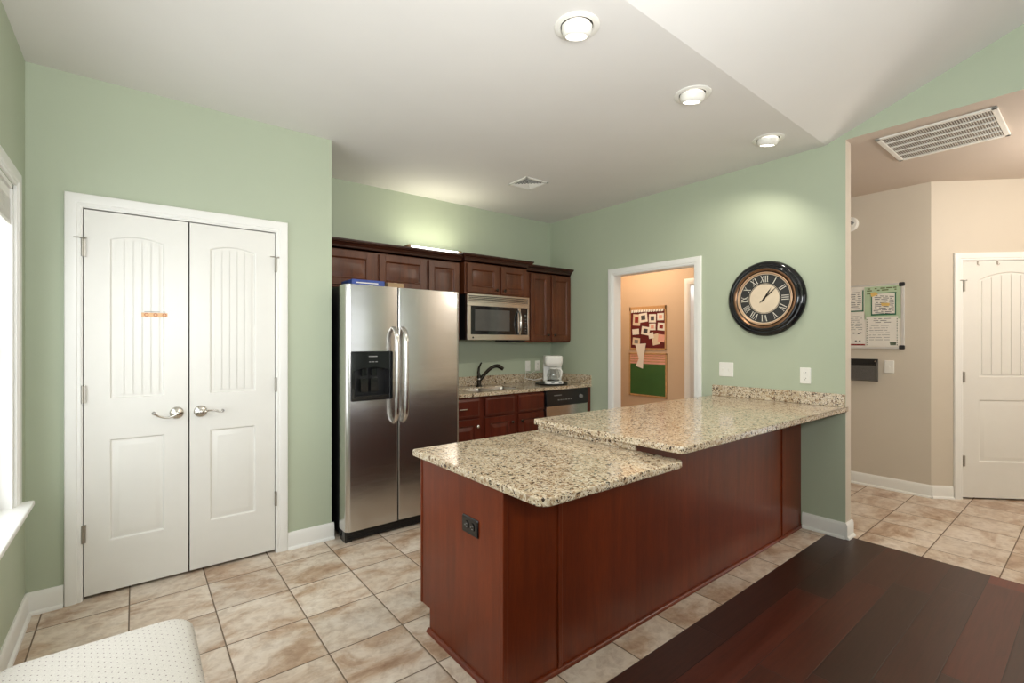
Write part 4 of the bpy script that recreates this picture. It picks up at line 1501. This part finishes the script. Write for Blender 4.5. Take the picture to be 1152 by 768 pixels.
pb = thing('pin_board', 'cork framed pin board crowded with photos beyond the cased opening', 'board', uloc(3.779, 1.236), -PI / 2)
PBW, PBH = .525, .527
MB().box(.012, PBW - .012, -.008, -.001, .012, PBH - .012).build('felt', M['darkred'], pb)
MB().box(0, PBW, -.016, -.001, 0, .018).box(0, PBW, -.016, -.001, PBH - .05, PBH).box(0, .018, -.016, -.001, 0, PBH).box(PBW - .018, PBW, -.016, -.001, 0, PBH).build('board_frame', M['oak'], pb, bevel=.003)
spec = [(.03, .45, .46, .028, 0), (.08, .40, .40, .030, 0)]
GRP = 'photos and notes on the pin board'
cards = [(.045, .30, .11, .14, 4, 'cream'), (.15, .33, .12, .11, -6, 'paper'), (.285, .33, .10, .10, 2, 'paper'), (.405, .35, .09, .085, 0, 'paper'), (.290, .235, .09, .08, 0, 'paper'), (.405, .235, .10, .09, 5, 'paper'),
         (.17, .19, .12, .10, 10, 'paper'), (.045, .18, .10, .07, -4, 'paper'), (.04, .06, .11, .09, 6, 'cream'), (.345, .05, .10, .13, -12, 'cream'), (.41, .10, .09, .09, 8, 'pink'), (.29, .13, .07, .07, -10, 'paper')]
places = ['lower edge', 'top']
desc = ['tall cream photo at the upper left of the pin board', 'white photo at upper centre left of the pin board', 'square white photo at upper centre right of the pin board', 'white card in the upper right corner of the pin board',
        'white card below the square photo on the pin board', 'white card at the right middle of the pin board', 'tilted white photo at the middle of the pin board', 'small white card at the left middle of the pin board',
        'cream photo at the lower left of the pin board', 'cream cutout at the lower edge of the pin board', 'tilted pink photo at the lower right of the pin board', 'small white square at lower centre of the pin board']
for i, (x, z, w_, h_, a_, mt) in enumerate(cards):
    p = thing('photo_card', desc[i], 'photo', uloc(3.779 - x, 1.236 + z), -PI / 2, GRP)
    Mx = Matrix.Rotation(math.radians(a_), 4, 'Y')
    y = -.0095 - .0007 * (i % 4)
    MB(Mx).box(0, w_, y - .0006, y, 0, h_).build('paper', M[mt], p)
    if i in (0, 1, 2, 3, 4, 5, 6, 8):
        MB(Mx).box(w_ * .25, w_ * .75, y - .0012, y - .0007, h_ * .25, h_ * .75).build('picture', M[('red', 'ink', 'ink', 'pink', 'pink', 'red', 'ink', 'red', 'grey_plastic')[i]], p)
bn = MB()
x = .03
while x < PBW - .06:
    bn.prism([(x, .455), (x + .03, .462), (x + .028, .492), (x + .002, .488)], 'y', -.0180, -.0165)
    x += .036
tag(bn.build('letter_strip', M['paper']), 'white paper strip along the top of the pin board', 'paper')
bn_o = bpy.data.objects['letter_strip']
bn_o.location = uloc(3.779, 1.236)
bn_o.rotation_euler = (0, 0, -PI / 2)

cb = thing('chalk_board', 'green chalk board in a light wood frame under the pin board', 'board', uloc(3.789, .662), -PI / 2)
CW, CH = .545, .535
MB().box(.018, CW - .018, -.008, -.001, .018, .40).build('green_panel', M['chalk'], cb)
MB().box(.018, CW - .018, -.008, -.001, .40, CH - .016).build('slatted_top', M['pink'], cb)
mb = MB()
for z in (.425, .455, .49):
    mb.box(.02, CW - .02, -.012, -.008, z, z + .010)
mb.build('ledge', M['oak'], cb, bevel=.002)
MB().box(0, CW, -.016, -.001, 0, .022).box(0, CW, -.016, -.001, CH - .020, CH).box(0, .020, -.016, -.001, 0, CH).box(CW - .020, CW, -.016, -.001, 0, CH).build('board_frame', M['oak'], cb, bevel=.003)
rb = MB()
rb.prism([(.10, .60), (.26, .61), (.225, .44), (.215, .30), (.11, .33), (.155, .42)][::-1], 'y', -.020, -.0175)
o = rb.build('hanging_paper', M['paper'])
o.location = uloc(3.789, .662 + .04)
o.rotation_euler = (0, 0, -PI / 2)
tag(o, 'white curled paper hanging between the pin board and the chalk board', 'paper')

# wardrobe rod with clothes in the room beyond (seen in a sliver)
gm = thing('hanging_garment', 'dark garment hanging in the room past the utility wall', 'clothing', (5.32, 3.02, 0))
mb = MB()
for z0_, z1_, dx in ((.25, 1.05, .0),):
    rings = []
    for z, rx, ry in ((.30, .16, .05), (.6, .17, .055), (.9, .17, .055), (1.02, .15, .05), (1.10, .05, .03)):
        rings.append([(rx * math.cos(2 * PI * k / 20) * (1 + .08 * math.cos(6 * PI * k / 10)), ry * math.sin(2 * PI * k / 20) * (1 + .15 * math.cos(2 * PI * k / 4)), z) for k in range(20)])
    mb.loft(rings)
mb.build('cloth', M['garment'], gm, smooth=60)
MB().tube([(0, 0, 1.10), (0, 0, 1.16), (.015, 0, 1.18), (.02, 0, 1.165)], .003, 8).build('hanger_hook', M['hinge'], gm)
st = thing('closet_rod', 'metal closet rod in the room past the utility wall', 'rod', (5.32, 3.02, 1.172))
MB().tube([(0, -.918, 0), (0, 1.078, 0)], .009, 12).build('rod', M['alu'], st, smooth=50)
for y in (-.918, 1.074):
    MB().lathe([(0, y), (.028, y), (.028, y + .006), (0, y + .006)], 20, 'y').build('socket', M['alu'], st)

# sticker on the left closet door
sx = -0.211 + .10 + .06
s = thing('door_sticker', 'small orange sticker strip on the left closet door', 'sticker', (.085, YC + .004, 1.482))
MB().box(-.058, .058, -.0008, .0030, -.011, .011).build('strip', M['orange'], s)
mb = MB()
for k, x in enumerate((-.036, .004, .044)):
    mb.lathe([(.010, -.0012), (.006, -.0012)], 20, 'y', (x, 0, 0))
mb.build('ring_print', plain('brown_print', srgb(190, 120, 90), .6), s)
mb = MB()
lines(mb, -.05, .05, .013, .021, 1, -.0008, .0035, .2)
mb.build('tiny_text', plain('grey_print', srgb(160, 156, 150), .7), s)

# ------------------------------------------------------------------ upholstered stool
so = thing('upholstered_stool', 'cream dotted upholstered stool in the bottom left corner', 'stool', (-.085, 1.60, 0))
mb = MB()
W2, D2 = .232, .262


def ring(d, z, r):
    pts = rrect(-W2 + d, W2 - d, -D2 + d, D2 - d, r, 8)
    # front and back edges bow outwards a little
    return [(x, y + (.022 * (1 - (x / W2) ** 2) * (1 if y > 0 else -1) if abs(y) > D2 * .55 else 0), z) for x, y in pts]


mb.loft([ring(.012, .370, .05), ring(.002, .376, .055), ring(0, .395, .058), ring(0, .425, .058), ring(.004, .441, .058), ring(.013, .452, .056), ring(.028, .459, .052), ring(.06, .464, .045), ring(.14, .468, .03)], True, True)
mb.build('cushion', M['stool'], so, smooth=50)
MB().prism(rrect(-W2 + .02, W2 - .02, -D2 + .02, D2 - .02, .03), 'z', .32, .372).build('apron', M['leg_wood'], so, bevel=.003)
for ax in (-1, 1):
    for ay in (-1, 1):
        cx, cy = ax * (W2 - .05), ay * (D2 - .05)
        MB().loft([[(cx + r * sx_, cy + r * sy_, z) for sx_, sy_ in ((-1, -1), (1, -1), (1, 1), (-1, 1))] for r, z in ((.014, 0), (.022, .33))]).build('leg', M['leg_wood'], so, bevel=.003)
